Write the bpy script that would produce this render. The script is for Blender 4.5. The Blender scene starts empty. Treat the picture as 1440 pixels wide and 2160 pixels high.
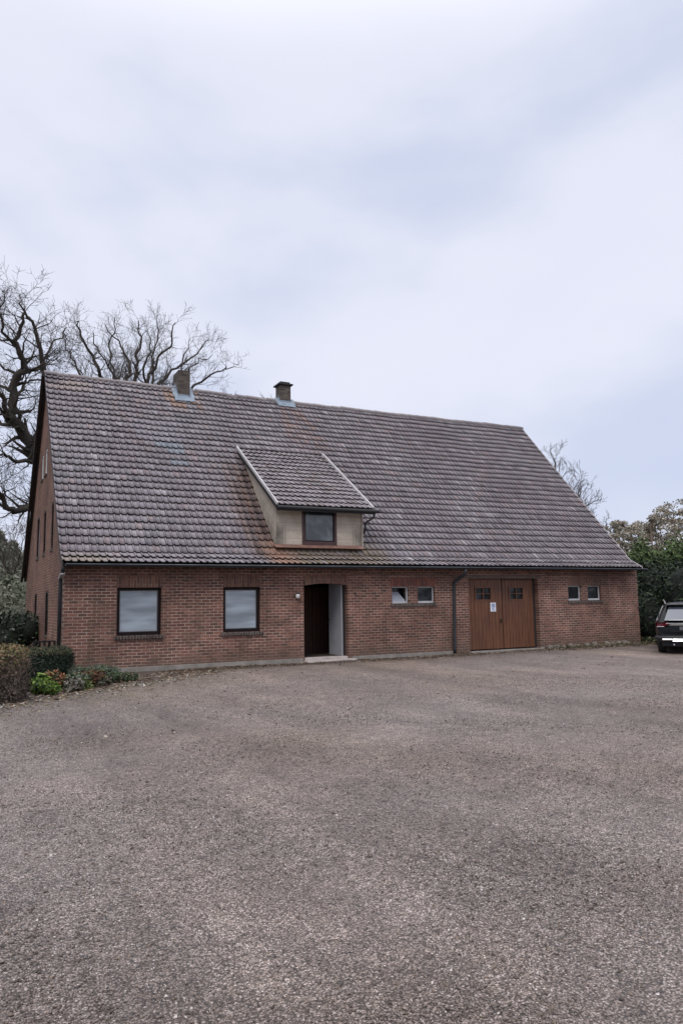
import bpy, bmesh, math, random
import numpy as np
from mathutils import Vector, Matrix
from mathutils.geometry import tessellate_polygon

sc = bpy.context.scene
C = sc.collection
R = math.radians

# ------------------------------------------------------------------ camera
FWD = Vector((0.4513, 0.8842, 0.1200)).normalized()
RGT = Vector((0.8907, -0.4543, -0.0158)); RGT = (RGT - FWD * RGT.dot(FWD)).normalized()
UPV = RGT.cross(FWD)
CAM = Vector((-2.2273, -18.8306, 1.7264))
FPX = 1581.25                                   # focal length in pixels of a 1440 px wide frame
cam_data = bpy.data.cameras.new('camera')
cam_data.sensor_fit = 'HORIZONTAL'; cam_data.sensor_width = 36.0
cam_data.lens = FPX / 1440 * 36.0
cam_data.clip_start = 0.1; cam_data.clip_end = 3000
cam = bpy.data.objects.new('camera', cam_data); C.objects.link(cam)
cam.matrix_world = Matrix(((RGT.x, UPV.x, -FWD.x, CAM.x), (RGT.y, UPV.y, -FWD.y, CAM.y),
                           (RGT.z, UPV.z, -FWD.z, CAM.z), (0, 0, 0, 1)))
sc.camera = cam

def at(u, v, t):
    """a point t metres from the camera along the ray of a pixel of the 1440 px wide photograph"""
    d = (FWD * FPX + RGT * (u - 720) + UPV * (1080 - v)).normalized()
    return CAM + d * t
def spot(u, dist, z=0.1):
    p = at(u, 1260, dist); return Vector((p.x, p.y, z))

# ------------------------------------------------------------------ sky, sun, exposure
world = bpy.data.worlds.new('World'); sc.world = world; world.use_nodes = True
nt = world.node_tree; nt.nodes.clear()
def wn(t, **k):
    n = nt.nodes.new(t)
    for a, b in k.items(): setattr(n, a, b)
    return n
SUN_EL, SUN_AZ = R(48), R(-140)
sky = wn('ShaderNodeTexSky', sky_type='NISHITA', sun_disc=False)
sky.sun_elevation = SUN_EL; sky.sun_rotation = SUN_AZ
tc = wn('ShaderNodeTexCoord'); mp = wn('ShaderNodeMapping')
mp.inputs['Scale'].default_value = (1.0, 1.0, 1.9); mp.inputs['Rotation'].default_value = (0.7577, -0.8051, 0.4079)
mp.inputs['Location'].default_value = (1.9529, 8.6893, 3.9255)
nt.links.new(tc.outputs['Generated'], mp.inputs['Vector'])
n1 = wn('ShaderNodeTexNoise'); n1.inputs['Scale'].default_value = 1.9; n1.inputs['Detail'].default_value = 4.5
n1.inputs['Roughness'].default_value = 0.42; n1.inputs['Distortion'].default_value = 0.5
nt.links.new(mp.outputs['Vector'], n1.inputs['Vector'])
cr = wn('ShaderNodeValToRGB'); cr.color_ramp.interpolation = 'B_SPLINE'
cr.color_ramp.elements[0].position = 0.40
cr.color_ramp.elements[1].position = 0.59
cl_ = wn('ShaderNodeMix', data_type='RGBA'); cl_.inputs[6].default_value = (5.35, 5.9, 7.55, 1); cl_.inputs[7].default_value = (7.5, 7.65, 8.7, 1)
n2 = wn('ShaderNodeTexNoise'); n2.inputs['Scale'].default_value = 5.5; n2.inputs['Detail'].default_value = 5.0; n2.inputs['Roughness'].default_value = .5
nt.links.new(mp.outputs['Vector'], n2.inputs['Vector'])
ad = wn('ShaderNodeMath', operation='MULTIPLY_ADD'); ad.inputs[1].default_value = 0.32; nt.links.new(n2.outputs['Fac'], ad.inputs[0])
sb_ = wn('ShaderNodeMath', operation='SUBTRACT'); sb_.inputs[1].default_value = 0.16; nt.links.new(n1.outputs['Fac'], sb_.inputs[0]); nt.links.new(sb_.outputs[0], ad.inputs[2])
nt.links.new(ad.outputs[0], cr.inputs['Fac'])
mx = wn('ShaderNodeMix', data_type='RGBA'); mx.inputs['Factor'].default_value = 0.94
nt.links.new(sky.outputs['Color'], mx.inputs[6]); nt.links.new(cr.outputs['Color'], cl_.inputs[0]); nt.links.new(cl_.outputs[2], mx.inputs[7])
# an overcast sky is brightest overhead
sx_ = wn('ShaderNodeSeparateXYZ'); nt.links.new(tc.outputs['Generated'], sx_.inputs[0])
zr = wn('ShaderNodeMapRange', interpolation_type='SMOOTHSTEP'); zr.inputs[1].default_value = 0.60; zr.inputs[2].default_value = 0.95
zr.inputs[3].default_value = 0.0; zr.inputs[4].default_value = 1.0; nt.links.new(sx_.outputs[2], zr.inputs[0])
zm = wn('ShaderNodeMix', data_type='RGBA', blend_type='MULTIPLY'); zm.inputs[7].default_value = (3.25, 3.05, 2.7, 1)
nt.links.new(zr.outputs[0], zm.inputs[0]); nt.links.new(mx.outputs[2], zm.inputs[6])
bg = wn('ShaderNodeBackground'); bg.inputs['Strength'].default_value = 0.1
nt.links.new(zm.outputs[2], bg.inputs['Color'])
wo = wn('ShaderNodeOutputWorld'); nt.links.new(bg.outputs['Background'], wo.inputs['Surface'])

sd = bpy.data.lights.new('sun', 'SUN'); sd.energy = 1.1; sd.angle = R(20); sd.color = (1.0, 0.97, 0.93)
sun = bpy.data.objects.new('sun', sd); C.objects.link(sun)
sdir = Vector((math.sin(SUN_AZ) * math.cos(SUN_EL), math.cos(SUN_AZ) * math.cos(SUN_EL), math.sin(SUN_EL)))
sun.rotation_euler = (-sdir).to_track_quat('-Z', 'Y').to_euler()
sun.location = (0, -10, 30)
vs = sc.view_settings
vs.view_transform = 'Standard'; vs.look = 'None'; vs.exposure = 0.2; vs.gamma = 1.0; vs.use_curve_mapping = False

# ------------------------------------------------------------------ helpers: objects
def tag(o, label=None, cat=None, group=None, kind=None):
    if label: o['label'] = label
    if cat: o['category'] = cat
    if group: o['group'] = group
    if kind: o['kind'] = kind
    return o
def empty(name, loc, label, cat, group=None, rz=0.0):
    o = bpy.data.objects.new(name, None); C.objects.link(o)
    o.location = loc; o.rotation_euler = (0, 0, rz); o.empty_display_size = 0.3
    return tag(o, label, cat, group)

class MB:
    def __init__(s): s.v = []; s.f = []; s.c = []
    def add(s, vs_, fs, col=None):
        n = len(s.v); s.v += [tuple(p) for p in vs_]
        for f in fs: s.f.append([i + n for i in f]); s.c.append(col or (1, 1, 1))
    def box(s, x0, x1, y0, y1, z0, z1, col=None):
        s.add([(x0,y0,z0),(x1,y0,z0),(x1,y1,z0),(x0,y1,z0),(x0,y0,z1),(x1,y0,z1),(x1,y1,z1),(x0,y1,z1)],
              [(0,3,2,1),(4,5,6,7),(0,1,5,4),(1,2,6,5),(2,3,7,6),(3,0,4,7)], col)
    def bar(s, a, b, w, h, up=(0,0,1), col=None):
        a = Vector(a); b = Vector(b); d = (b - a).normalized(); up = Vector(up)
        x = d.cross(up).normalized(); z = x.cross(d)
        vs_ = [p + x*sx*w/2 + z*sz*h/2 for p in (a, b) for sx, sz in ((-1,-1),(1,-1),(1,1),(-1,1))]
        s.add(vs_, [(0,1,2,3),(7,6,5,4),(0,4,5,1),(1,5,6,2),(2,6,7,3),(3,7,4,0)], col)
    def tube(s, pts, rad, k=8, cap=True, col=None):
        pts = [Vector(p) for p in pts]
        if not isinstance(rad, (list, tuple)): rad = [rad] * len(pts)
        ref = Vector((0.13, 0.21, 0.97)).normalized()
        vs_ = []
        for i, p in enumerate(pts):
            d = (pts[min(i+1, len(pts)-1)] - pts[max(i-1, 0)]).normalized()
            x = d.cross(ref)
            if x.length < 0.1: x = d.cross(Vector((1, 0, 0)))
            x.normalize(); y = d.cross(x); ref = y.cross(d) if False else ref
            for j in range(k):
                a = 2*math.pi*j/k; vs_.append(p + (x*math.cos(a) + y*math.sin(a))*rad[i])
        fs = []
        for i in range(len(pts)-1):
            for j in range(k):
                a = i*k + j; b = i*k + (j+1) % k; fs.append((a, b, b+k, a+k))
        if cap: fs.append(tuple(range(k-1, -1, -1))); fs.append(tuple(range((len(pts)-1)*k, len(pts)*k)))
        s.add(vs_, fs, col)
    def lathe(s, prof, c=(0,0,0), axis='z', k=20, col=None):
        vs_ = []
        for r_, h in prof:
            for j in range(k):
                a = 2*math.pi*j/k
                p = (r_*math.cos(a), r_*math.sin(a), h)
                if axis == 'y': p = (p[0], p[2], p[1])
                if axis == 'x': p = (p[2], p[0], p[1])
                vs_.append((p[0]+c[0], p[1]+c[1], p[2]+c[2]))
        fs = [(i*k+j, i*k+(j+1)%k, (i+1)*k+(j+1)%k, (i+1)*k+j) for i in range(len(prof)-1) for j in range(k)]
        s.add(vs_, fs, col)
    def build(s, name, m, parent=None, smooth=False, bevel=0, recalc=True, usecol=False):
        me = bpy.data.meshes.new(name); me.from_pydata(s.v, [], s.f)
        if recalc:
            bm = bmesh.new(); bm.from_mesh(me); bmesh.ops.recalc_face_normals(bm, faces=bm.faces); bm.to_mesh(me); bm.free()
        if usecol:
            at_ = me.color_attributes.new('Col', 'FLOAT_COLOR', 'CORNER')
            lens = np.empty(len(me.polygons), np.int32); me.polygons.foreach_get('loop_total', lens)
            a = np.ones((len(s.c), 4), np.float32); a[:, :3] = np.array(s.c, np.float32)
            at_.data.foreach_set('color', np.repeat(a, lens, axis=0).ravel())
        me.materials.append(m)
        if smooth: me.polygons.foreach_set('use_smooth', [True]*len(me.polygons))
        o = bpy.data.objects.new(name, me); C.objects.link(o)
        if parent: o.parent = parent
        if bevel:
            b = o.modifiers.new('bevel', 'BEVEL'); b.width = bevel; b.segments = 2; b.limit_method = 'ANGLE'
        return o

def np_mesh(name, V, F, m, parent=None, col=None, smooth=False):
    """V (n,3), F (m,k) all faces with the same number of corners; col (m,3) per face"""
    V = np.asarray(V, np.float32); F = np.asarray(F, np.int32)
    me = bpy.data.meshes.new(name); k = F.shape[1]
    me.vertices.add(len(V)); me.vertices.foreach_set('co', V.ravel())
    me.loops.add(F.size); me.loops.foreach_set('vertex_index', F.ravel())
    me.polygons.add(len(F)); me.polygons.foreach_set('loop_start', np.arange(len(F), dtype=np.int32)*k)
    me.update(calc_edges=True)
    if col is not None:
        at_ = me.color_attributes.new('Col', 'FLOAT_COLOR', 'CORNER')
        a = np.ones((len(F), 4), np.float32); a[:, :3] = col
        at_.data.foreach_set('color', np.repeat(a, k, axis=0).ravel())
    if smooth: me.polygons.foreach_set('use_smooth', np.ones(len(F), bool))
    me.materials.append(m)
    o = bpy.data.objects.new(name, me); C.objects.link(o)
    if parent: o.parent = parent
    return o

# ------------------------------------------------------------------ helpers: materials
class NM:
    def __init__(s, name):
        s.m = bpy.data.materials.new(name); s.m.use_nodes = True; s.nt = s.m.node_tree
        s.b = s.nt.nodes['Principled BSDF']
        s.co = None
    def n(s, t, **k):
        n = s.nt.nodes.new(t)
        for a, b in k.items():
            if a.startswith('i_'): n.inputs[a[2:].replace('_', ' ')].default_value = b
            else: setattr(n, a, b)
        return n
    def l(s, a, b): s.nt.links.new(a, b)
    def obj(s):
        if s.co is None: s.co = s.n('ShaderNodeTexCoord')
        return s.co.outputs['Object']
    def mapping(s, scale=(1,1,1), rot=(0,0,0), loc=(0,0,0), src=None):
        m = s.n('ShaderNodeMapping'); m.inputs['Scale'].default_value = scale
        m.inputs['Rotation'].default_value = rot; m.inputs['Location'].default_value = loc
        s.l(src or s.obj(), m.inputs['Vector']); return m.outputs['Vector']
    def noise(s, scale, detail=3, rough=.55, src=None, dist=0.0):
        n = s.n('ShaderNodeTexNoise'); n.inputs['Scale'].default_value = scale; n.inputs['Detail'].default_value = detail
        n.inputs['Roughness'].default_value = rough; n.inputs['Distortion'].default_value = dist
        s.l(src or s.obj(), n.inputs['Vector']); return n
    def ramp(s, fac, stops, interp='LINEAR'):
        r = s.n('ShaderNodeValToRGB'); e = r.color_ramp; e.interpolation = interp
        while len(e.elements) < len(stops): e.elements.new(0.5)
        for i, (p, c) in enumerate(stops):
            e.elements[i].position = p; e.elements[i].color = (c, c, c, 1) if isinstance(c, (int, float)) else (*c, 1)
        s.l(fac, r.inputs['Fac']); return r.outputs['Color']
    def mix(s, fac, a, b, blend='MIX'):
        m = s.n('ShaderNodeMix', data_type='RGBA', blend_type=blend)
        for sock, val in (('Factor', fac), ('A', a), ('B', b)):
            i = m.inputs[sock] if sock == 'Factor' else [q for q in m.inputs if q.name == sock and q.type == 'RGBA'][0]
            if sock == 'Factor': i = m.inputs[0]
            if isinstance(val, (int, float)): i.default_value = val if sock == 'Factor' else (val, val, val, 1)
            elif isinstance(val, tuple): i.default_value = (*val, 1)
            else: s.l(val, i)
        return [q for q in m.outputs if q.type == 'RGBA'][0]
    def math(s, op, a, b=0.0):
        m = s.n('ShaderNodeMath', operation=op)
        for i, v in enumerate((a, b)):
            if isinstance(v, (int, float)): m.inputs[i].default_value = v
            else: s.l(v, m.inputs[i])
        return m.outputs[0]
    def bump(s, h, strength=.5, dist=.01, prev=None):
        b = s.n('ShaderNodeBump'); b.inputs['Strength'].default_value = strength; b.inputs['Distance'].default_value = dist
        s.l(h, b.inputs['Height'])
        if prev: s.l(prev, b.inputs['Normal'])
        return b.outputs['Normal']
    def done(s, color=None, rough=None, normal=None, metal=None, spec=None):
        for sock, v in (('Base Color', color), ('Roughness', rough), ('Normal', normal), ('Metallic', metal), ('Specular IOR Level', spec)):
            if v is None: continue
            if isinstance(v, tuple): s.b.inputs[sock].default_value = (*v, 1)
            elif isinstance(v, (int, float)): s.b.inputs[sock].default_value = v
            else: s.l(v, s.b.inputs[sock])
        return s.m

def plain(name, col, rough=.6, metal=0, var=.25, scale=6.0, bump=0.0, stretch=(1,1,1), spec=.5):
    k = NM(name); src = k.mapping(stretch)
    n = k.noise(scale, 4, .6, src)
    c = k.mix(1.0, col, k.ramp(n.outputs['Fac'], [(.25, 1-var), (.75, 1+var)]), 'MULTIPLY')
    nm = k.bump(k.noise(scale*6, 3, .6, src).outputs['Fac'], bump, .01) if bump else None
    return k.done(c, rough, nm, metal, spec)

def brick_mat(name, axis, c1, c2, mortar, dark=(.085,.058,.045), bw=.215, rh=.0745, msize=.0115, turn=False):
    k = NM(name)
    sep = k.n('ShaderNodeSeparateXYZ'); k.l(k.obj(), sep.inputs[0])
    comb = k.n('ShaderNodeCombineXYZ')
    h = sep.outputs[{'x': 0, 'y': 1}[axis]]; z = sep.outputs[2]
    if turn: h, z = z, h
    k.l(h, comb.inputs[0]); k.l(z, comb.inputs[1])
    # hand-laid wobble
    wob = k.noise(2.2, 2, .5); w2 = k.noise(22, 2, .5)
    add = k.n('ShaderNodeVectorMath', operation='SCALE'); add.inputs['Scale'].default_value = .030
    sub = k.n('ShaderNodeVectorMath', operation='SUBTRACT'); sub.inputs[1].default_value = (.5,.5,.5)
    k.l(wob.outputs['Color'], sub.inputs[0]); k.l(sub.outputs[0], add.inputs[0])
    add2 = k.n('ShaderNodeVectorMath', operation='SCALE'); add2.inputs['Scale'].default_value = .014
    sub2 = k.n('ShaderNodeVectorMath', operation='SUBTRACT'); sub2.inputs[1].default_value = (.5,.5,.5)
    k.l(w2.outputs['Color'], sub2.inputs[0]); k.l(sub2.outputs[0], add2.inputs[0])
    s1 = k.n('ShaderNodeVectorMath', operation='ADD'); s2 = k.n('ShaderNodeVectorMath', operation='ADD')
    k.l(comb.outputs[0], s1.inputs[0]); k.l(add.outputs[0], s1.inputs[1]); k.l(s1.outputs[0], s2.inputs[0]); k.l(add2.outputs[0], s2.inputs[1])
    b = k.n('ShaderNodeTexBrick', offset=.5, offset_frequency=2, squash=1.0)
    b.inputs['Scale'].default_value = 1.0; b.inputs['Mortar Size'].default_value = msize*.78; b.inputs['Mortar Smooth'].default_value = .35
    b.inputs['Bias'].default_value = -.1; b.inputs['Brick Width'].default_value = bw; b.inputs['Row Height'].default_value = rh
    b.inputs['Color1'].default_value = (*c1, 1); b.inputs['Color2'].default_value = (*c2, 1); b.inputs['Mortar'].default_value = (*mortar, 1)
    k.l(s2.outputs[0], b.inputs['Vector'])
    # a second brick pattern on the same grid gives single bricks of another colour
    b2 = k.n('ShaderNodeTexBrick', offset=.5, offset_frequency=2, squash=1.0)
    for i in ('Scale', 'Brick Width', 'Row Height'): b2.inputs[i].default_value = b.inputs[i].default_value
    b2.inputs['Mortar Size'].default_value = 0; b2.inputs['Bias'].default_value = 0
    b2.inputs['Color1'].default_value = (0,0,0,1); b2.inputs['Color2'].default_value = (1,1,1,1)
    sh = k.n('ShaderNodeVectorMath', operation='ADD'); sh.inputs[1].default_value = (bw*14, rh*32, 0)
    k.l(s2.outputs[0], sh.inputs[0]); k.l(sh.outputs[0], b2.inputs['Vector'])
    br = k.mix(k.ramp(b2.outputs['Color'], [(.68, 0), (.9, 1)]), b.outputs['Color'], (c1[0]*1.18, c1[1]*1.25, c1[2]*1.2))
    br = k.mix(k.ramp(b2.outputs['Color'], [(.06, .6), (.24, 0)]), br, dark)
    mo_var = k.ramp(k.noise(1.3, 4, .65).outputs['Fac'], [(.3, .38), (.7, 1.25)])
    mo = k.mix(1.0, mortar, mo_var, 'MULTIPLY')
    base = k.mix(b.outputs['Fac'], br, mo)
    fine = k.noise(60, 4, .7)
    base = k.mix(1.0, base, k.ramp(fine.outputs['Fac'], [(.25, .72), (.75, 1.28)]), 'MULTIPLY')
    big = k.noise(.55, 5, .62)
    base = k.mix(1.0, base, k.ramp(big.outputs['Fac'], [(.3, (.62,.60,.59)), (.7, (1.26,1.24,1.22))]), 'MULTIPLY')
    # grimy brown smears
    sm = k.noise(1.5, 6, .7, dist=.6)
    base = k.mix(k.ramp(sm.outputs['Fac'], [(.54, 0), (.70, .62)]), base, dark)
    # vertical runs of grime and the splash zone at the foot
    run = k.noise(1.0, 5, .65, k.mapping((2.6, 2.6, .35)))
    base = k.mix(k.ramp(run.outputs['Fac'], [(.55, 0), (.72, .45)]), base, tuple(q*.8 for q in dark))
    zz_ = k.math('ADD', sep.outputs[2], k.math('MULTIPLY', k.math('SUBTRACT', k.noise(2.4, 5, .7).outputs['Fac'], .5), 1.1))
    base = k.mix(k.ramp(zz_, [(.18, .55), (.62, 0)]), base, (.12,.092,.07))
    lim_ = k.noise(3.3, 6, .75)
    base = k.mix(k.ramp(lim_.outputs['Fac'], [(.64, 0), (.76, .35)]), base, (.42,.36,.32))
    gh = k.math('MULTIPLY', k.math('SUBTRACT', 1.0, b.outputs['Fac']), 1.0)
    hh = k.math('ADD', gh, k.math('MULTIPLY', fine.outputs['Fac'], .5))
    nm = k.bump(hh, .8, .008)
    return k.done(base, .88, nm, spec=.25)

M = {}
M['brick'] = brick_mat('brick_front', 'x', (.190,.088,.067), (.122,.058,.046), (.42,.33,.28))
M['brick_side'] = brick_mat('brick_gable', 'y', (.170,.078,.054), (.115,.054,.040), (.28,.21,.17))
M['brick_stand'] = brick_mat('brick_soldier', 'x', (.19,.093,.068), (.13,.063,.050), (.27,.21,.175), bw=.25, rh=.0735, turn=True)
M['brick_red'] = brick_mat('brick_soldier_red', 'x', (.25,.085,.060), (.15,.055,.045), (.22,.17,.15), bw=.25, rh=.0735, turn=True)
M['brick_sill'] = brick_mat('brick_sill', 'x', (.085,.062,.057), (.05,.040,.038), (.20,.18,.165), bw=.25, rh=.0735, msize=.02, turn=True)
M['brick_dark'] = brick_mat('brick_chimney', 'x', (.105,.085,.075), (.065,.055,.05), (.15,.135,.12), dark=(.035,.03,.028))
M['brick_dark_side'] = brick_mat('brick_chimney_side', 'y', (.105,.085,.075), (.065,.055,.05), (.15,.135,.12), dark=(.035,.03,.028))
M['concrete'] = plain('plinth_concrete', (.24,.22,.195), .9, var=.35, scale=3, bump=.5)
M['step'] = plain('step_stone', (.42,.37,.34), .85, var=.3, scale=4, bump=.4)
M['footing'] = plain('footing_rubble', (.17,.145,.12), .95, var=.5, scale=9, bump=.6)
M['frame_dark'] = plain('dark_brown_frame', (.010,.005,.006), .6, var=.3, spec=.2)
M['frame_maroon'] = plain('maroon_frame', (.055,.026,.026), .55, var=.3)
M['frame_white'] = plain('white_frame', (.52,.53,.54), .5, var=.15)
M['gutter'] = plain('dark_zinc', (.022,.026,.034), .42, metal=.2, var=.5, scale=3)
M['bead'] = plain('worn_zinc_edge', (.10,.11,.12), .4, metal=.3, var=.6, scale=2)
M['pipe'] = plain('dark_downpipe', (.018,.021,.024), .5, var=.4, scale=4)
M['lead'] = plain('lead_flashing', (.21,.26,.31), .6, metal=.2, var=.3, scale=7)
M['verge_metal'] = plain('pale_verge_strip', (.42,.40,.40), .5, var=.25, scale=4)
M['wood_dark'] = plain('dark_timber', (.028,.020,.018), .75, var=.4, scale=5, stretch=(1,6,6))
M['beam'] = plain('weathered_beam', (.12,.085,.07), .8, var=.35, scale=4, stretch=(1,8,8), bump=.4)
M['white_door'] = plain('white_door_paint', (.36,.36,.385), .5, var=.15, scale=2)
M['inner_wood'] = plain('inner_brown_wood', (.070,.028,.018), .6, var=.3, scale=5, stretch=(6,6,1))
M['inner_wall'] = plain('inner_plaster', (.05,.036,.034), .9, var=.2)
M['inner_blue'] = plain('inner_blue_panel', (.03,.05,.10), .6, var=.2)
M['tile_floor'] = plain('entrance_floor', (.09,.065,.05), .7, var=.4, scale=9)
M['metal'] = plain('grey_metal', (.25,.25,.25), .4, metal=.7)
M['black'] = plain('matt_black', (.012,.012,.013), .6)

def cladding():
    k = NM('fibre_cement_cladding')
    n = k.noise(1.6, 4, .6); c = k.mix(k.ramp(n.outputs['Fac'], [(.35, 0), (.65, 1)]), (.40,.335,.27), (.52,.455,.38))
    c = k.mix(1.0, c, k.ramp(k.noise(30, 3, .6).outputs['Fac'], [(.3, .85), (.7, 1.1)]), 'MULTIPLY')
    st = k.n('ShaderNodeAttribute'); st.attribute_name = 'Col'
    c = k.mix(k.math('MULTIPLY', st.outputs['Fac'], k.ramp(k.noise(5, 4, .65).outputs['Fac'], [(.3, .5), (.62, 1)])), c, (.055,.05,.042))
    return k.done(c, .85, k.bump(k.noise(45, 3, .6).outputs['Fac'], .2, .004))
M['clad'] = cladding()

def tile_mat():
    k = NM('roof_tiles'); a = k.n('ShaderNodeAttribute'); a.attribute_name = 'Col'
    c = k.mix(1.0, a.outputs['Color'], k.ramp(k.noise(24, 5, .7).outputs['Fac'], [(.3, .72), (.7, 1.28)]), 'MULTIPLY')
    c = k.mix(1.0, c, k.ramp(k.noise(.5, 4, .6).outputs['Fac'], [(.3, (.84,.82,.84)), (.7, (1.14,1.13,1.12))]), 'MULTIPLY')
    li = k.noise(70, 4, .65)
    c = k.mix(k.ramp(li.outputs['Fac'], [(.60, 0), (.72, .55)]), c, (.36,.34,.33))
    rg = k.ramp(k.noise(18, 3, .6).outputs['Fac'], [(.3, .30), (.7, .56)])
    return k.done(c, rg, k.bump(k.noise(90, 3, .6).outputs['Fac'], .35, .004), spec=.55)
M['tile'] = tile_mat()

def pane(name, col, rough, coat=0.0, noisy=.0):
    k = NM(name); s = k.mapping((.6, .6, 3.2)); n = k.noise(1.4, 2, .5, s)
    c = k.mix(1.0, col, k.ramp(n.outputs['Fac'], [(.35, 1-noisy), (.65, 1+noisy)]), 'MULTIPLY')
    m = k.done(c, rough, spec=.6)
    k.b.inputs['Coat Weight'].default_value = coat; k.b.inputs['Coat Roughness'].default_value = .02
    return m
M['pane_frosted'] = pane('frosted_pane', (.27,.315,.36), .35, .8, .30)
M['pane_dark'] = pane('dark_pane', (.012,.016,.02), .04)
M['pane_pale'] = pane('pale_tilted_pane', (.42,.44,.50), .2, 1.0)
def curtain_pane():
    k = NM('curtained_pane'); n = k.noise(2.2, 3, .5, dist=.5)
    c = k.ramp(n.outputs['Fac'], [(.38, (.012,.017,.022)), (.5, (.03,.04,.05)), (.68, (.13,.155,.17))])
    k.b.inputs['Coat Weight'].default_value = 1; k.b.inputs['Coat Roughness'].default_value = .02
    return k.done(c, .3)
M['pane_curtain'] = curtain_pane()

def garage_wood():
    k = NM('garage_boards'); s = k.mapping((9, 9, .7)); n = k.noise(2.0, 5, .65, s)
    c = k.ramp(n.outputs['Fac'], [(.25, (.070,.026,.011)), (.5, (.130,.050,.023)), (.75, (.20,.086,.040))])
    c = k.mix(k.ramp(k.noise(1.1, 4, .6).outputs['Fac'], [(.4, 0), (.75, .5)]), c, (.065,.028,.020))
    return k.done(c, .55, k.bump(n.outputs['Fac'], .3, .004))
M['garage'] = garage_wood()

def col_mat(name, rough=.7, spec=.3, trans=0.0, var=.25, scale=3.0):
    k = NM(name); a = k.n('ShaderNodeAttribute'); a.attribute_name = 'Col'
    c = k.mix(1.0, a.outputs['Color'], k.ramp(k.noise(scale, 3, .6).outputs['Fac'], [(.3, 1-var), (.7, 1+var)]), 'MULTIPLY')
    return k.done(c, rough, spec=spec)
M['leaf'] = col_mat('leaves'); M['leaf_gloss'] = col_mat('glossy_leaves', .42, .5)
M['stone_col'] = col_mat('loose_stones', .85, .25, var=.35, scale=150)
def bark(name, base, green=.3):
    k = NM(name); n = k.noise(3, 5, .65, k.mapping((1,1,.35)))
    c = k.ramp(n.outputs['Fac'], [(.3, tuple(x*.6 for x in base)), (.7, tuple(x*1.3 for x in base))])
    c = k.mix(k.ramp(k.noise(1.3, 4, .6).outputs['Fac'], [(.5, 0), (.7, green)]), c, (.055,.060,.030))
    return k.done(c, .9, k.bump(n.outputs['Fac'], .6, .03), spec=.15)
M['bark_oak'] = bark('oak_bark', (.070,.059,.052)); M['bark_far'] = bark('far_bark', (.085,.072,.064), .2)
M['bark_mid'] = bark('mid_bark', (.082,.071,.063), .25)
M['bark_pale'] = bark('pine_bark', (.16,.115,.09), .1)

def gravel_mat():
    k = NM('gravel')
    src = k.obj()
    v = k.n('ShaderNodeTexVoronoi', feature='F1'); v.inputs['Scale'].default_value = 92; k.l(src, v.inputs['Vector'])
    v2 = k.n('ShaderNodeTexVoronoi', feature='F1'); v2.inputs['Scale'].default_value = 40; k.l(src, v2.inputs['Vector'])
    cell = k.n('ShaderNodeSeparateColor'); k.l(v.outputs['Color'], cell.inputs[0])
    c = k.ramp(cell.outputs[0], [(0, (.13,.106,.090)), (.35, (.255,.211,.181)), (.75, (.36,.303,.264)), (.93, (.45,.40,.37)), (1, (.62,.56,.53))])
    crev = k.ramp(v.outputs['Distance'], [(.28, 1), (.68, .24)])
    c = k.mix(1.0, c, crev, 'MULTIPLY')
    # patches: fines, damp, tyre polish
    p1 = k.noise(.42, 6, .62, k.mapping((1, .55, 1), (0, 0, .5))); c = k.mix(1.0, c, k.ramp(p1.outputs['Fac'], [(.28, (.74,.72,.74)), (.72, (1.22,1.18,1.17))]), 'MULTIPLY')
    p2 = k.noise(2.7, 6, .7); c = k.mix(1.0, c, k.ramp(p2.outputs['Fac'], [(.3, .78), (.7, 1.2)]), 'MULTIPLY')
    p4 = k.noise(11, 5, .7); c = k.mix(1.0, c, k.ramp(p4.outputs['Fac'], [(.3, .75), (.7, 1.25)]), 'MULTIPLY')
    pit = k.noise(17, 4, .7); c = k.mix(1.0, c, k.ramp(pit.outputs['Fac'], [(.33, .34), (.45, 1)]), 'MULTIPLY')
    tr = k.noise(.9, 4, .6, k.mapping((1.0, .16, 1), (0, 0, R(-38))))      # worn lanes running to the garage
    c = k.mix(1.0, c, k.ramp(tr.outputs['Fac'], [(.34, (.78,.76,.76)), (.5, (1,1,1)), (.66, (1.2,1.19,1.19))]), 'MULTIPLY')
    p3 = k.noise(.18, 4, .5); c = k.mix(k.ramp(p3.outputs['Fac'], [(.40, 0), (.66, .55)]), c, k.mix(1.0, c, (1.12,.98,.80), 'MULTIPLY'))
    # leaf mould and moss near the beds and along the wall (their own places)
    at_ = k.n('ShaderNodeAttribute'); at_.attribute_name = 'Col'; se = k.n('ShaderNodeSeparateColor'); k.l(at_.outputs['Color'], se.inputs[0])
    nn = k.noise(5.5, 6, .75)
    soil = k.ramp(k.noise(26, 4, .7).outputs['Fac'], [(.25, (.030,.023,.018)), (.5, (.075,.056,.042)), (.75, (.15,.115,.08))])
    c = k.mix(k.ramp(k.math('ADD', se.outputs[0], k.math('MULTIPLY', k.math('SUBTRACT', nn.outputs['Fac'], .5), 1.3)), [(.42, 0), (.62, .92)]), c, soil)
    nm_ = k.noise(3.1, 6, .7)
    moss = k.ramp(k.noise(40, 4, .7).outputs['Fac'], [(.3, (.055,.050,.022)), (.7, (.13,.115,.055))])
    c = k.mix(k.ramp(k.math('ADD', se.outputs[1], k.math('MULTIPLY', k.math('SUBTRACT', nm_.outputs['Fac'], .5), 1.5)), [(.45, 0), (.75, .7)]), c, moss)
    h = k.math('ADD', k.math('MULTIPLY', k.math('SUBTRACT', 1.0, v.outputs['Distance']), .6), k.math('MULTIPLY', k.math('SUBTRACT', 1.0, v2.outputs['Distance']), .9))
    nrm = k.bump(h, .9, .012); nrm = k.bump(p4.outputs['Fac'], .5, .03, nrm)
    return k.done(c, .68, nrm, spec=.5)
M['gravel'] = gravel_mat()
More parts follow.
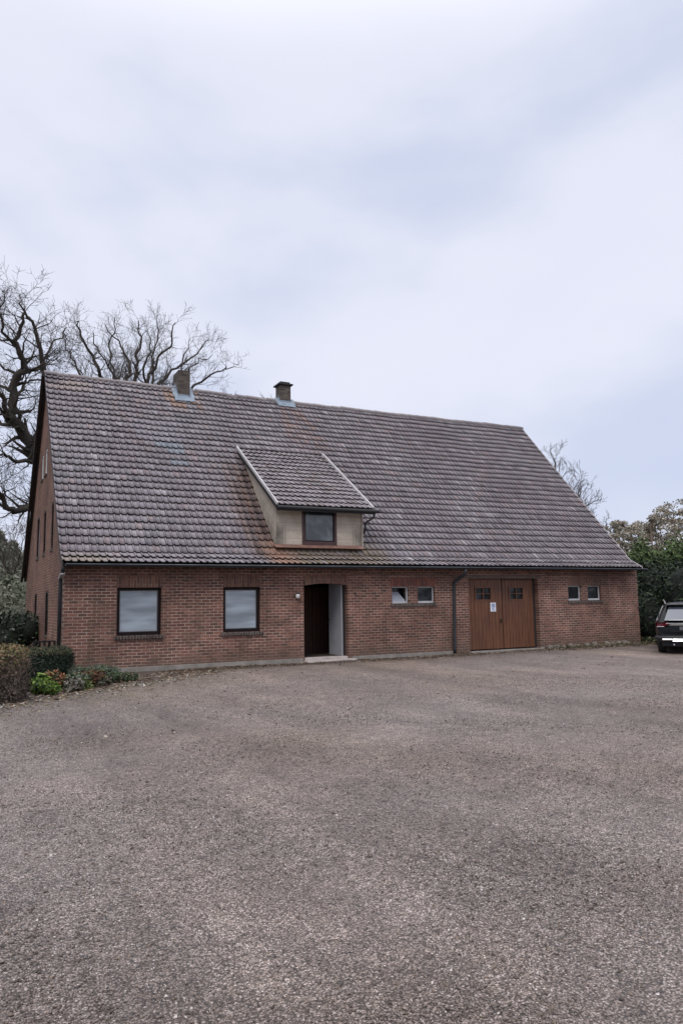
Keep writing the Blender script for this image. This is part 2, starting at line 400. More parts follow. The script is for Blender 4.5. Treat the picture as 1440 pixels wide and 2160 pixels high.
def earth_mat():
    k = NM('earth_and_grass'); n = k.noise(.35, 6, .65); f = k.noise(12, 5, .7)
    c = k.mix(k.ramp(n.outputs['Fac'], [(.4, 0), (.6, 1)]), (.050,.055,.022), (.10,.075,.048))
    c = k.mix(1.0, c, k.ramp(f.outputs['Fac'], [(.3, .6), (.7, 1.4)]), 'MULTIPLY')
    return k.done(c, .95, k.bump(f.outputs['Fac'], .8, .05), spec=.1)
M['earth'] = earth_mat()

# ================================================================== GROUND
GZ = 0.12
g = MB(); S = 1500
g.add([(-S,-S,GZ-.004),(S,-S,GZ-.004),(S,S,GZ-.004),(-S,S,GZ-.004)], [(0,1,2,3)])
tag(g.build('ground', M['earth'], recalc=False), kind='structure')

rng = np.random.default_rng(5)
def soil_weight(x, y):
    """leaf mould along the wall foot and round the planting bed; returns soil, moss"""
    wall = max(0, 1 - max(0, -y - .45)/.9) if x > 1.5 else 0
    if 11.6 < x < 14.6: wall *= .45
    if x > 15: wall = max(0, 1 - max(0, -y - .35)/.6)
    # edge of the bed runs from in front of the hedges to the wall
    ex, ey = x, y
    lim = -5.0 + (x + 1.6)*.82 if x > -1.6 else -5.0 - (-1.6 - x)*.35
    lim = min(lim, 0.0)
    d = y - lim                                  # > 0 inside the bed side
    bed = min(1, max(0, (d + .9)/1.2)) if x < 3.8 else 0
    bed = max(bed, .62*max(0, 1 - max(0, -d)/2.8)*max(0, min(1, (5.5-x)/3)))
    moss = min(1, max(0, 1 - abs(d + .35)/1.0)) * .75 if x < 4.5 else 0
    moss = max(moss, .55*max(0, 1 - abs(d + 1.4)/2.6)*max(0, min(1, (5-x)/2.5)))
    return min(1, max(wall*.95, bed)), moss
xs = np.concatenate([np.arange(-26, -4, 1.0), np.arange(-4, 5, .25), np.arange(5, 22, .5), np.arange(22, 60.1, 2)])
ys = np.concatenate([np.arange(-40, -8, 1.5), np.arange(-8, .36, .2), [.35]])
V = []; W_ = []
for y in ys:
    for x in xs:
        z = GZ + .012*math.sin(x*.7 + 1.3)*math.sin(y*.5) + .008*math.sin(x*1.9)*math.cos(y*1.7)
        V.append((x, y, z)); W_.append(soil_weight(x, y))
F = [(j*len(xs)+i, j*len(xs)+i+1, (j+1)*len(xs)+i+1, (j+1)*len(xs)+i) for j in range(len(ys)-1) for i in range(len(xs)-1)]
V = np.array(V, np.float32); V[:, 2] += .016
me = bpy.data.meshes.new('gravel_yard'); me.from_pydata(V.tolist(), [], F)
ca = me.color_attributes.new('Col', 'FLOAT_COLOR', 'POINT')
cc = np.zeros((len(V), 4), np.float32); cc[:, :2] = np.array(W_); cc[:, 3] = 1
ca.data.foreach_set('color', cc.ravel()); me.materials.append(M['gravel'])
me.polygons.foreach_set('use_smooth', [True]*len(me.polygons))
yard = bpy.data.objects.new('gravel_yard', me); C.objects.link(yard); tag(yard, kind='structure')
def gz(x, y):
    return GZ + .016 + .012*np.sin(x*.7 + 1.3)*np.sin(y*.5) + .008*np.sin(x*1.9)*np.cos(y*1.7)

def stones(name, X, Y, size, col, m, flat=.6, lift=.25):
    n = len(X)
    base = np.array([(1,0,0),(0,1,0),(-1,0,0),(0,-1,0),(0,0,1),(0,0,-1),], np.float32)
    V = np.tile(base, (n, 1, 1)) * rng.uniform(.6, 1.25, (n, 6, 1)).astype(np.float32)
    sc3 = np.stack([size, size*rng.uniform(.55, 1, n), size*flat*rng.uniform(.6, 1.1, n)], 1)
    V += rng.normal(0, .18, V.shape)
    V *= sc3[:, None, :]
    tl = rng.normal(0, .35, (n, 2)); V[:, :, 2] += V[:, :, 0]*tl[:, None, 0] + V[:, :, 1]*tl[:, None, 1]
    a = rng.uniform(0, 2*np.pi, n); ca_, sa_ = np.cos(a)[:, None], np.sin(a)[:, None]
    x = V[:, :, 0]*ca_ - V[:, :, 1]*sa_; y = V[:, :, 0]*sa_ + V[:, :, 1]*ca_
    V[:, :, 0] = x + X[:, None]; V[:, :, 1] = y + Y[:, None]; V[:, :, 2] += (gz(X, Y) + size*lift*flat)[:, None]
    f = np.array([(0,1,4),(1,2,4),(2,3,4),(3,0,4),(1,0,5),(2,1,5),(3,2,5),(0,3,5)])
    F = (f[None] + (np.arange(n)*6)[:, None, None]).reshape(-1, 3)
    return np_mesh(name, V.reshape(-1, 3), F, m, col=np.repeat(col, 8, axis=0))

# loose gravel stones, denser near the camera, sampled over the yard in front of it
N = 190000
dist = 1.9 + 15*rng.random(N)**1.7
ang = rng.uniform(-.62, .62, N) + math.atan2(FWD.x, FWD.y)
X = CAM.x + np.sin(ang)*dist; Y = CAM.y + np.cos(ang)*dist
keep = (Y < -.6) & ~((X < 1.5) & (Y > -5.2 + (X+1.6)*.8) & (X > -8)); X, Y, dist = X[keep], Y[keep], dist[keep]
size = rng.lognormal(math.log(.0048), .42, len(X)) * (1 + .03*dist)
size = np.clip(size, .0025, .016)
t = rng.random(len(X))[:, None]
pal = np.array([(.095,.076,.064), (.165,.135,.117), (.23,.192,.168), (.32,.277,.252), (.185,.14,.108), (.50,.45,.42)])
w = rng.choice(6, len(X), p=[.28,.30,.23,.08,.09,.02])
col = pal[w]*rng.uniform(.85, 1.12, (len(X), 1))
tag(stones('loose_gravel', X, Y, size, col, M['stone_col']), 'loose grey gravel stones strewn over the whole yard', 'gravel', kind='stuff')

# fallen leaves: along the wall foot, round the bed, at the right-hand corner
def leaves_on_ground(n_):
    P = []
    while len(P) < n_:
        r_ = random.random()
        if len(P) % 12 == 0: P.append((random.uniform(-4, 14), -random.uniform(.6, 9.5))); continue
        if r_ < .40: x = random.uniform(2.4, 15); y = -.12 - abs(random.gauss(0, .48))
        elif r_ < .55: x = random.uniform(14.8, 20.5); y = -.2 - abs(random.gauss(0, .40))
        else:
            x = random.uniform(-4, 3.4); lim = min(0, -5.0 + (x+1.6)*.82) if x > -1.6 else -5.0 - (-1.6-x)*.35
            y = lim + random.gauss(.1, .65)
            if y > -.1: continue
        P.append((x, y))
    return np.array(P)
random.seed(4)
def flat_leaves(name, P, size, cols, seed=0):
    r2 = np.random.default_rng(seed); n = len(P)
    a = r2.uniform(0, 2*np.pi, n); s = size*r2.uniform(.5, 1.3, n)
    q = np.array([(-1,0,0),(0,-.45,0),(1,0,0),(0,.45,0)])
    V = np.tile(q, (n,1,1))*s[:,None,None]
    V[:,:,2] += r2.uniform(0, .6, (n,4))*s[:,None]
    c_, s_ = np.cos(a)[:,None], np.sin(a)[:,None]
    x = V[:,:,0]*c_ - V[:,:,1]*s_; y = V[:,:,0]*s_ + V[:,:,1]*c_
    V[:,:,0] = x + P[:,0][:,None]; V[:,:,1] = y + P[:,1][:,None]; V[:,:,2] += (gz(P[:,0],P[:,1]) + .006)[:,None]
    F = np.arange(n*4).reshape(n,4)
    col = np.array(cols)[r2.integers(0, len(cols), n)]*r2.uniform(.7, 1.3, (n,1))
    return np_mesh(name, V.reshape(-1,3), F, M['leaf'], col=col)
tag(flat_leaves('fallen_leaves', leaves_on_ground(7600), .035,
    [(.11,.065,.035),(.16,.10,.06),(.07,.045,.03),(.24,.18,.12),(.05,.035,.025),(.30,.25,.20)]),
    'brown fallen leaves drifted along the wall foot and the bed edge', 'leaves', kind='stuff')
# pale pebbles along the bed edge
n_ = 130; x = rng.uniform(-1.6, 2.6, n_); y = np.minimum(0, -5.0 + (x+1.6)*.82) + rng.normal(-.25, .38, n_); y = np.minimum(y, -.3)
tag(stones('pale_pebbles', x, y, rng.uniform(.014, .036, n_), np.tile((.46,.44,.41), (n_,1))*rng.uniform(.6,1.1,(n_,1)), M['stone_col']),
    'pale pebbles scattered along the edge of the planting bed', 'pebbles', kind='stuff')

# ================================================================== HOUSE
L_, W, H = 18.97, 11.094, 8.99
EY, EZ, KY, KZ = -.35, 2.75, .15, 3.02             # eave, and the kink where the roof steepens
house = empty('brick_farmhouse', (0, 0, 0), 'long single-storey red brick farmhouse under a steep dark tiled roof', 'farmhouse')

def wall_with_holes(name, outline, holes, thick, place, m, parent, into):
    """outline/holes in (s,z); place(s, z, d) -> world, d = depth into the wall"""
    polys = [[Vector((s, z, 0)) for s, z in outline]] + [[Vector((s, z, 0)) for s, z in h] for h in holes]
    flat = [p for q in polys for p in q]
    tris = tessellate_polygon(polys)
    mb = MB()
    v = [place(p.x, p.y, 0) for p in flat]; mb.add(v, [t_ for t_ in tris])
    vb = [place(p.x, p.y, thick) for p in flat]; mb.add(vb, [t_[::-1] for t_ in tris])
    for q in polys:
        n = len(q)
        for i in range(n):
            a, b = q[i], q[(i+1) % n]
            mb.add([place(a.x,a.y,0), place(b.x,b.y,0), place(b.x,b.y,thick), place(a.x,a.y,thick)], [(0,1,2,3)])
    me = bpy.data.meshes.new(name); me.from_pydata(mb.v, [], mb.f)
    bm = bmesh.new(); bm.from_mesh(me); bmesh.ops.remove_doubles(bm, verts=bm.verts, dist=1e-5)
    bmesh.ops.recalc_face_normals(bm, faces=bm.faces); bm.to_mesh(me); bm.free()
    me.materials.append(m); o = bpy.data.objects.new(name, me); C.objects.link(o); o.parent = parent
    return o
def rect(a, b, c, d): return [(a,c),(b,c),(b,d),(a,d)]

BIG = [(1.224,2.306), (3.908,4.926)]; WB, WT = 1.005, 2.172
SM = [(8.985,9.565),(9.865,10.47),(15.75,16.335),(16.62,17.225)]; SB, ST = 1.672, 2.165
DL, DR, DB, DT = 6.19, 7.54, .25, 2.262
GL, GR, GB, GT = 11.71, 14.46, .20, 2.395
LT = 2.475                                         # top of the soldier courses
holes = [rect(a, b, WB, LT) for a, b in BIG] + [rect(a, b, SB, ST+.002) for a, b in SM] + [rect(DL, DR, DB-.1, LT), rect(GL, GR, GB-.2, GT)]
wall_with_holes('front_wall', rect(0, L_, -.2, 2.80), holes, .30, lambda s, z, d: (s, d, z), M['brick'], house, 1)
# gable at the left, in two storeys of narrow windows
def roofz(y):
    y = y if y < W/2 else W - y
    return KZ + (H-KZ)/(W/2-KY)*(y-KY) if y > KY else EZ + (KZ-EZ)/(KY-EY)*(y-EY)
GW0 = [(6.78,7.62),(3.40,4.24)]; GW1 = [(6.70,7.50),(4.76,5.36),(2.72,3.25)]; GW2 = [(6.02,6.50),(4.92,5.42)]
gh = [rect(a, b, .95, 2.17) for a, b in GW0] + [rect(a, b, 3.30, 4.61) for a, b in GW1] + [rect(a, b, 5.72, 6.50) for a, b in GW2]
gout = [(.30,-.2),(W-.30,-.2),(W-.30,roofz(.30)-.06),(W-KY,KZ-.06),(W/2,H-.06),(KY,KZ-.06),(.301,roofz(.30)-.06)]
gout = [(.302,-.2),(W-.002,-.2),(W-.002,roofz(.002)-.08),(W-KY,KZ-.08),(W/2,H-.08),(.302,roofz(.302)-.08)]
wall_with_holes('gable_wall', gout, gh, .30, lambda s, z, d: (.002+d, s, z), M['brick_side'], house, 1)
# corner return closes the front wall end up to the roof
k_ = MB(); k_.add([(.002,0,2.801),(.002,.301,2.801),(.002,.301,3.11),(.002,.15,2.94),(.002,0,2.86),(.3,0,2.801),(.3,.301,2.801),(.3,.301,3.11),(.3,.15,2.94),(.3,0,2.86)],
                  [(0,1,2,3,4),(9,8,7,6,5),(0,4,9,5),(1,6,7,2),(2,7,8,3),(3,8,9,4)])
k_.build('wall_corner', M['brick_side'], house)
gr_ = [(.302,-.2),(W-.002,-.2),(W-.002,roofz(.002)-.08),(W-KY,KZ-.08),(W/2,H-.08),(.302,roofz(.302)-.08)]
wall_with_holes('far_gable_wall', gr_, [rect(4.6,5.4,3.6,4.6)], .30, lambda s, z, d: (L_-.002-d, s, z), M['brick_side'], house, 1)
b = MB(); b.box(.31, L_-.31, W-.3, W-.001, -.2, 2.85); b.build('rear_wall', M['brick'], house)
b = MB(); b.box(.31, L_-.31, .31, W-.31, 2.6, 2.7); b.build('attic_floor', M['inner_wall'], house)

# ---- plinth, step, rough footing stones
b = MB(); b.box(-.002, DL-.05, -.035, -.002, -.2, .247); b.box(DR+.12, GL-.62, -.03, -.002, -.2, .235)
b.build('plinth', M['concrete'], house, bevel=.008)
b = MB(); b.box(DL-.04, DR+.11, -.30, .0, -.1, .185); b.box(DL+.02, DR-.02, .001, .30, -.1, .245)
b.build('door_step', M['step'], house, bevel=.012)
b = MB(); b.box(GL-.02, GR+.02, -.10, .33, -.1, .185); b.build('garage_threshold', M['concrete'], house, bevel=.01)
random.seed(11)
def lump(mb, c, s, seed):
    r2 = random.Random(seed); bm = bmesh.new(); bmesh.ops.create_icosphere(bm, subdivisions=2, radius=1)
    for v in bm.verts:
        v.co.x = math.copysign(abs(v.co.x)**.55, v.co.x)*s[0]; v.co.y = math.copysign(abs(v.co.y)**.55, v.co.y)*s[1]; v.co.z = math.copysign(abs(v.co.z)**.55, v.co.z)*s[2]
        v.co += Vector((r2.gauss(0,.012), r2.gauss(0,.012), r2.gauss(0,.012)))
        v.co += Vector(c)
    bm.verts.ensure_lookup_table()
    mb.add([v.co[:] for v in bm.verts], [[v.index for v in f.verts] for f in bm.faces]); bm.free()
x = 14.62
i = 0
while x < 18.3:
    w_ = random.uniform(.13, .34); mb = MB()
    lump(mb, (x + w_/2, -.06 - random.uniform(0,.07), .16 + random.uniform(-.02, .03)), (w_/2, .10, random.uniform(.06, .12)), i)
    mb.build('footing_stone', M['footing'], house, smooth=True); x += w_ + random.uniform(.0, .14); i += 1
b = MB(); b.box(GR+.02, L_, -.012, -.001, -.2, .21); b.build('footing_render', M['concrete'], house)

# ---- lintels and sills of brick
def soldier(name, x0, x1, z0, z1, m, par, rise=0.0, y0=-.004, y1=.12):
    mb = MB(); n = 16 if rise else 1
    for k in range(n):
        xa = x0 + (x1-x0)*k/n; xb = x0 + (x1-x0)*(k+1)/n
        f = lambda x_: z0 - rise*((2*(x_-x0)/(x1-x0)-1)**2) if rise else z0
        mb.add([(xa,y0,f(xa)),(xb,y0,f(xb)),(xb,y0,z1),(xa,y0,z1),(xa,y1,f(xa)),(xb,y1,f(xb)),(xb,y1,z1),(xa,y1,z1)],
               [(0,1,2,3),(7,6,5,4),(0,4,5,1),(3,2,6,7)] + ([(0,3,7,4)] if k == 0 else []) + ([(1,5,6,2)] if k == n-1 else []))
    return mb.build(name, m, par)

def frame_mb(x0, x1, z0, z1, t, ya, yb, tb=None):
    mb = MB(); tb = tb or t
    mb.box(x0, x0+t, ya, yb, z0, z1); mb.box(x1-t, x1, ya, yb, z0, z1)
    mb.box(x0+t, x1-t, ya+.001, yb-.001, z1-t, z1); mb.box(x0+t, x1-t, ya+.001, yb-.001, z0, z0+tb)
    return mb
for idx, (a, c_) in enumerate(BIG):
    w_ = frame_mb(a+.004, c_-.004, WB+.003, WT, .075, .075, .15, .085).build('window', M['frame_dark'], house, bevel=.005)
    w_['label'] = 'large square window in a dark frame, pale frosted pane' 
    p = MB(); p.box(a+.075, c_-.075, .115, .125, WB+.085, WT-.075); p.build('pane', M['pane_frosted'], w_)
    s_ = frame_mb(a+.077, c_-.077, WB+.087, WT-.077, .018, .095, .118); s_.build('glazing_bead', M['pane_frosted'] if False else M['metal'], w_)
    soldier('lintel', a-.0, c_+.0, WT+.002, LT-.001, M['brick_stand'], w_, y1=.2)
    q = MB(); n = 17; wd = (c_-a+.14)/n
    for k in range(n):
        xx = a-.07 + wd*k; q.box(xx+.006, xx+wd-.006, -.055, .07, WB-.085+.004*math.sin(k*2.1), WB-.001)
    q.box(a-.066, c_+.066, -.045, .07, WB-.080, WB-.006)
    q.build('sill', M['brick_sill'], w_, bevel=.003)
for idx, (a, c_) in enumerate(SM):
    w_ = frame_mb(a+.003, c_-.003, SB+.002, ST, .035, .085, .14, .06).build('small_window', M['frame_white'], house, bevel=.004)
    if idx == 0:
        w_['label'] = 'small white framed window with its sash tilted inwards'
        p = MB(); za, zb = SB+.065, ST-.15
        p.add([(a+.04,.12,za),(c_-.05,.12,za),(c_-.20,.30,zb),(a+.02,.30,zb),(a+.04,.13,za-.005),(c_-.05,.13,za-.005),(c_-.20,.31,zb-.005),(a+.02,.31,zb-.005)],
              [(0,1,2,3),(7,6,5,4),(0,4,5,1),(1,5,6,2),(2,6,7,3),(3,7,4,0)])
        p.build('tilted_pane', M['pane_pale'], w_)
        d = MB(); d.box(a+.003, c_-.003, .34, .35, SB, ST); d.build('dark_opening', M['pane_dark'], w_)
        d = MB(); d.bar((c_-.055,.12,za), (c_-.055,.31,ST-.04), .022, .03); d.build('stay', M['black'], w_)
    else:
        p = MB(); p.box(a+.035, c_-.035, .115, .122, SB+.058, ST-.033); p.build('pane', M['pane_dark'], w_)
for (a, c_, m_) in ((8.93,10.53,'brick_red'), (15.70,17.28,'brick_stand')):
    soldier('lintel', a, c_, ST+.006, ST+.255, M[m_], house, y0=-.006, y1=-.0005)
    q = MB(); n = 22; wd = (c_-a)/n
    for k in range(n): q.box(a+wd*k+.005, a+wd*(k+1)-.005, -.035, -.0006, SB-.085, SB-.004)
    q.box(a+.003, c_-.003, -.028, -.0007, SB-.082, SB-.008)
    q.build('sill', M['brick_sill'], house, bevel=.003)

# ---- doorway with the leaf standing open
soldier('door_arch', DL+.002, DR-.002, DT, LT-.001, M['brick_stand'], house, rise=.062, y0=-.005, y1=.16)
hall = MB()
x0, x1, y0, y1, z0, z1 = DL-.5, DR+.5, .301, 3.0, .2, 2.5
hall.add([(x0,y0,z0),(x1,y0,z0),(x1,y1,z0),(x0,y1,z0),(x0,y0,z1),(x1,y0,z1),(x1,y1,z1),(x0,y1,z1)],
         [(4,5,6,7),(1,2,6,5),(2,3,7,6),(3,0,4,7)])
hall.build('entrance_hall', M['inner_wall'], house, recalc=False)
b = MB(); b.box(x0, x1, .301, 3.0, .15, .225); b.build('hall_floor', M['tile_floor'], house)
b = MB(); b.box(DL+.05, DL+.55, 2.6, 2.66, .226, 2.1); b.build('inner_door', M['inner_blue'], house)
b = MB()
for k in range(9): b.box(7.15+.13*k, 7.27+.13*k, 2.1+.01*(k%2), 2.16, .226, 2.2)
b.build('inner_partition', M['inner_wood'], house, bevel=.004)
b = MB(); b.box(DL, DL+.05, .17, .26, .247, LT-.02); b.box(DR-.05, DR, .17, .26, .247, LT-.02); b.box(DL+.05, DR-.05, .171, .259, 2.32, LT-.02)
fr = b.build('door_frame', M['wood_dark'], house)
b = MB(); b.bar((DR-.075,.235,1.27), (DR-.10,.98,1.27), .045, 2.04); dl = b.build('door_leaf', M['white_door'], house)
b = MB(); b.tube([(DR-.11,.90,1.25),(DR-.18,.90,1.25),(DR-.18,.80,1.25)], .009, 8); b.build('handle', M['black'], dl, smooth=True)
dl['label'] = 'white painted front door leaf standing open inwards'

# ---- garage doors
def leaf(xa, xb, y, lab):
    mb = MB(); n = 10; w_ = (xb-xa)/n; wx0, wx1 = xa + (xb-xa)*.24, xa + (xb-xa)*.68
    wz0, wz1 = 1.735, 2.12
    for k in range(n):
        p0, p1 = xa + w_*k + .004, xa + w_*(k+1) - .004
        spans = [(.225, 2.385)]
        if p1 > wx0 and p0 < wx1: spans = [(.225, wz0), (wz1, 2.385)]
        for (za, zb) in spans:
            mb.box(p0, p1, y, y+.03, za, zb)
    mb.box(xa, xb, y+.031, y+.045, .225, wz0); mb.box(xa, xb, y+.031, y+.045, wz1, 2.385)
    d = mb.build('garage_door', M['garage'], house, bevel=.004); d['label'] = lab
    f = frame_mb(wx0-.03, wx1+.03, wz0-.03, wz1+.03, .045, y-.012, y+.05)
    f.box((wx0+wx1)/2-.011, (wx0+wx1)/2+.011, y-.006, y+.04, wz0, wz1); f.box(wx0+.016, wx1-.016, y-.004, y+.038, (wz0+wz1)/2-.011, (wz0+wz1)/2+.011)
    fw = f.build('door_window', M['garage'], d)
    p = MB(); p.box(wx0, wx1, y+.041, y+.044, wz0, wz1); p.build('pane', M['pane_dark'], fw)
    p = MB()
    for zz in (.62, 2.22): p.box(xa+.02 if xa < 12.5 else xb-.32, xa+.32 if xa < 12.5 else xb-.02, y-.008, y-.001, zz-.016, zz+.016)
    return d
gd = leaf(GL+.015, 13.055, .10, 'left leaf of the brown boarded garage door')
p = MB(); p.box(12.965, 12.99, .06, .099, 1.02, 1.14); p.tube([(12.978,.07,1.12),(12.978,.035,1.12),(12.978,.035,1.04),(12.978,.07,1.04)], .007, 6); p.build('handle', M['black'], gd)
gd2 = leaf(13.125, GR-.09, .16, 'right leaf of the brown boarded garage door')
p = MB(); p.box(13.05, 13.13, .27, .285, .2, 2.39); p.box(GR-.088, GR-.001, .16, .27, .19, 2.39); p.box(GL+.0, GR-.001, .30, .34, .19, 2.39); p.build('garage_door_frame', M['wood_dark'], house)
b = MB(); b.box(GL-.55, GR+.12, -.014, -.001, 2.397, 2.50); b.build('garage_beam', M['beam'], house, bevel=.004)
b = MB(); b.box(7.75, 11.0, -.010, -.001, 2.50, 2.535); b.build('wall_batten', M['beam'], house)
b = MB(); b.box(14.8, 18.9, -.010, -.001, 2.52, 2.56); b.build('wall_batten', M['beam'], house)

# ---- eaves: soffit, gutter, pipes
b = MB(); b.box(-.04, L_-.2, -.30, -.001, 2.695, 2.712); b.box(-.04, L_-.2, -.325, -.301, 2.665, 2.74); b.build('soffit', M['wood_dark'], house)
gp = []
for k in range(9):
    a = math.pi + math.pi*k/8; gp.append((math.cos(a)*.052, math.sin(a)*.052))
mb = MB(); xg0, xg1 = -.03, L_+.02
prof = gp + [(q[0]*.9, q[1]*.9) for q in gp[::-1]]
n = len(prof)
mb.add([(x_, -.415+q[0], 2.712+q[1]) for x_ in (xg0, xg1) for q in prof], [tuple([i, (i+1)%n, n+(i+1)%n, n+i]) for i in range(n)] + [tuple(range(n)), tuple(range(2*n-1, n-1, -1))])
for xx in np.arange(.6, 18.9, .85): mb.box(xx-.012, xx+.012, -.465, -.36, 2.705, 2.716)
gu = mb.build('gutter', M['gutter'], house)
mb = MB(); mb.tube([(xg0, -.470, 2.717), (xg1, -.470, 2.717)], .011, 6); mb.build('gutter_bead', M['bead'], gu, smooth=True)
p = MB(); p.tube([(11.32,-.415,2.66),(11.32,-.415,2.58),(11.30,-.35,2.50),(11.24,-.12,2.36),(11.16,-.075,2.28),(11.12,-.075,2.1),(11.07,-.075,.3),(11.07,-.085,.17)], .048, 12)
for zz in (.55, 1.3, 2.05): p.lathe([(.056,-.02),(.056,.02)], (11.09,-.075,zz), 'z', 12)
p.build('downpipe', M['pipe'], house, smooth=True)
p = MB(); p.tube([(-.07,-.33,2.66),(-.07,-.2,2.56),(-.07,.10,2.44),(-.07,.13,2.30),(-.07,.13,.15)], .045, 12); dp = p.build('downpipe', M['pipe'], house, smooth=True)
p = MB(); p.bar((-.07,-.22,2.50), (-.07,.14,2.39), .10, .03); p.build('pipe_cover', M['verge_metal'], dp)

# ---- tiled roofs
def sag(x, y, z):
    k_ = max(0, min(1, (z-3)/5)); return -(.045*math.sin(math.pi*max(0, min(1, x/L_))) + .007*math.sin(2.1*x+1) + .005*math.sin(4.7*x))*k_
def tile_field(name, path, x0, x1, tw, tl, colour, par, skip=None, seed=1, rise=.036, segs=9):
    """path: (y,z) points from eave upward; real overlapping pantiles, each one lower edge proud of the next"""
    r2 = np.random.default_rng(seed); r3 = random.Random(seed)
    pl = [Vector((p[0], p[1])) for p in path]; cum = [0]
    for a, b_ in zip(pl, pl[1:]): cum.append(cum[-1] + (b_-a).length)
    tot = cum[-1]
    def pos(s):
        for i in range(len(pl)-1):
            if s <= cum[i+1] or i == len(pl)-2:
                d = (pl[i+1]-pl[i]).normalized(); p = pl[i] + d*(s-cum[i]); return p, Vector((-d.y, d.x)) if d.x > 0 else Vector((d.y, -d.x))
    nx = round((x1-x0)/tw); tw = (x1-x0)/nx; ny = math.ceil(tot/tl)
    ts = [0, .04, .10, .17, .24, .31, .40, .60, .80, .985]
    hs = [.50, .84, 1.0, .94, .62, .26, .03, .0, .04, .14]
    V = []; F = []; CO = []
    for j in range(ny):
        s0 = j*tl; s1 = min(tot, s0 + tl*1.12)
        rowj = r3.gauss(0, .006)
        for i in range(nx):
            xa = x0 + i*tw + r3.gauss(0, .0022)
            pm, _ = pos(s0 + tl*.5)
            if skip and skip(xa + tw/2, pm.x): continue
            ja = r3.gauss(0, .0055) + rowj; lift = .047 + r3.gauss(0, .0035); tilt = r3.gauss(0, .0035)
            pa, na = pos(max(0, s0 + ja)); pb, nb = pos(s1)
            n0 = len(V); m = len(ts)
            for ring in range(4):
                for t_, h_ in zip(ts, hs):
                    x_ = xa + t_*tw
                    if ring == 0: q = pb + nb*(h_*rise*.85 - .002)
                    elif ring == 1: q = pa + na*(h_*rise + lift + tilt*(t_-.5))
                    elif ring == 2: q = pa + na*(h_*rise + lift + tilt*(t_-.5) - .014)
                    else: q = pa + (pb-pa)*.3 + na*(h_*rise + lift*.6 - .016)
                    V.append((x_, q.x, q.y + sag(x_, q.x, q.y)))
            for ring in range(3):
                for k in range(m-1): F.append((n0+ring*m+k, n0+ring*m+k+1, n0+(ring+1)*m+k+1, n0+(ring+1)*m+k))
            c = np.array(colour(xa + tw/2, pm.x, i, j, r3))
            CO.append(np.tile(c, (m-1, 1))); CO.append(np.tile(c*.2, (m-1, 1))); CO.append(np.tile(c*.12, (m-1, 1)))  # front edges and undersides darkened in colour, shade of the gap under each course
            # the thin side of the roll, coloured dark for shade and dirt in the joint between columns
            e = len(V); V.append((xa-.002, pb.x - nb.x*.01, pb.y - nb.y*.01 + sag(xa, 0, pb.y))); q = pa + na*(lift-.012); V.append((xa-.002, q.x, q.y + sag(xa, 0, q.y)))
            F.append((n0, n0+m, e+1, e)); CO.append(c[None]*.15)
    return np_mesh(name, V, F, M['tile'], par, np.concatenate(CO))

def sst(a, b_, x):
    t_ = min(1, max(0, (x-a)/(b_-a))); return t_*t_*(3-2*t_)
PH = [random.Random(8).uniform(0, 6.28) for _ in range(8)]
def wave(x, y): return .5 + .25*math.sin(1.7*x + 2.3*y + PH[0]) + .25*math.sin(3.9*x - 2.9*y + PH[1])
def mixc(a, b_, t_): return tuple(a[i]*(1-t_) + b_[i]*t_ for i in range(3))
def roof_colour(x, y, i, j, r3):
    base = (.212, .192, .205)
    if r3.random() < .10: base = (.24,.195,.195)
    if r3.random() < .10: base = (.17,.148,.160)
    if r3.random() < .05: base = (.30,.275,.285)
    k = r3.gauss(1, .12)
    c = tuple(q*k for q in base)
    c = mixc(c, (.185,.145,.155), .45*wave(x*.6, y*.5)*r3.uniform(.4, 1.4))
    # rust run-off below the chimneys
    r = sst(4.9, 4.6, x)*sst(3.45, 3.7, x)*sst(4.55, 4.85, y)*1.0
    c = mixc(c, (.30,.17,.10), .8*r*(r3.random() < .75)*r3.uniform(.3, 1))
    half = .45 + (5.3-y)*.38
    r = sst(half, half*.6, abs(x - 8.1 - (5.3-y)*.05))*sst(2.9, 4.7, y)
    c = mixc(c, (.29,.18,.14), .75*r*(r3.random() < .7)*r3.uniform(.2, 1))
    # dark rust beside the left cheek of the dormer
    edge = 5.45 - x
    r = sst(1.15, .25, edge)*sst(3.3, 2.4, y)*sst(-.2, .2, y) if edge > -.1 else 0
    c = mixc(c, (.085,.048,.036) if (i % 2) else (.17,.10,.07), .85*min(1, r*1.2)*r3.uniform(.6, 1))
    # moss and rust under the dormer
    r = sst(.75, .3, y)*sst(4.9, 5.5, x)*sst(9.3, 8.5, x)
    c = mixc(c, (.17,.125,.07), .85*r*r3.uniform(.5, 1)); r = r*sst(6.3, 5.5, x); c = mixc(c, (.38,.21,.14), .7*r)
    r = sst(.1, -.1, y)*sst(1.6, .6, x); c = mixc(c, (.23,.19,.13), .7*r)
    # three patches of replaced bluish tiles, one patch of pale ones at the ridge end
    for (xa, xb, ya, yb) in ((2.85,3.62,3.3,3.52), (3.2,3.62,3.05,3.28), (3.1,3.6,2.6,2.82)):
        if xa < x < xb and ya < y < yb: c = mixc(c, (.20,.25,.285), .8*r3.uniform(.6, 1))
    if 2.3 < x < 3.8 and 3.52 < y < 4.15: c = mixc(c, (.25,.235,.265), .5)
    r = sst(1.5, .9, x)*(1 if 4.95 < y < 5.32 else 0); c = mixc(c, (.36,.29,.25), .6*r)
    r = sst(.45, .2, x)*sst(5.0, 5.3, y); c = mixc(c, (.13,.11,.12), r)
    return c
def in_dormer(x, y):
    return 5.62 < x < 8.03 and .40 < y < 3.0
path = [(EY, EZ), (KY, KZ), (W/2, H)]
XL, XR = -.10, 18.85
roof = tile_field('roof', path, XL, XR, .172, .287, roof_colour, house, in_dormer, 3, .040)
rear = [(W-EY, EZ), (W-KY, KZ), (W/2, H)]
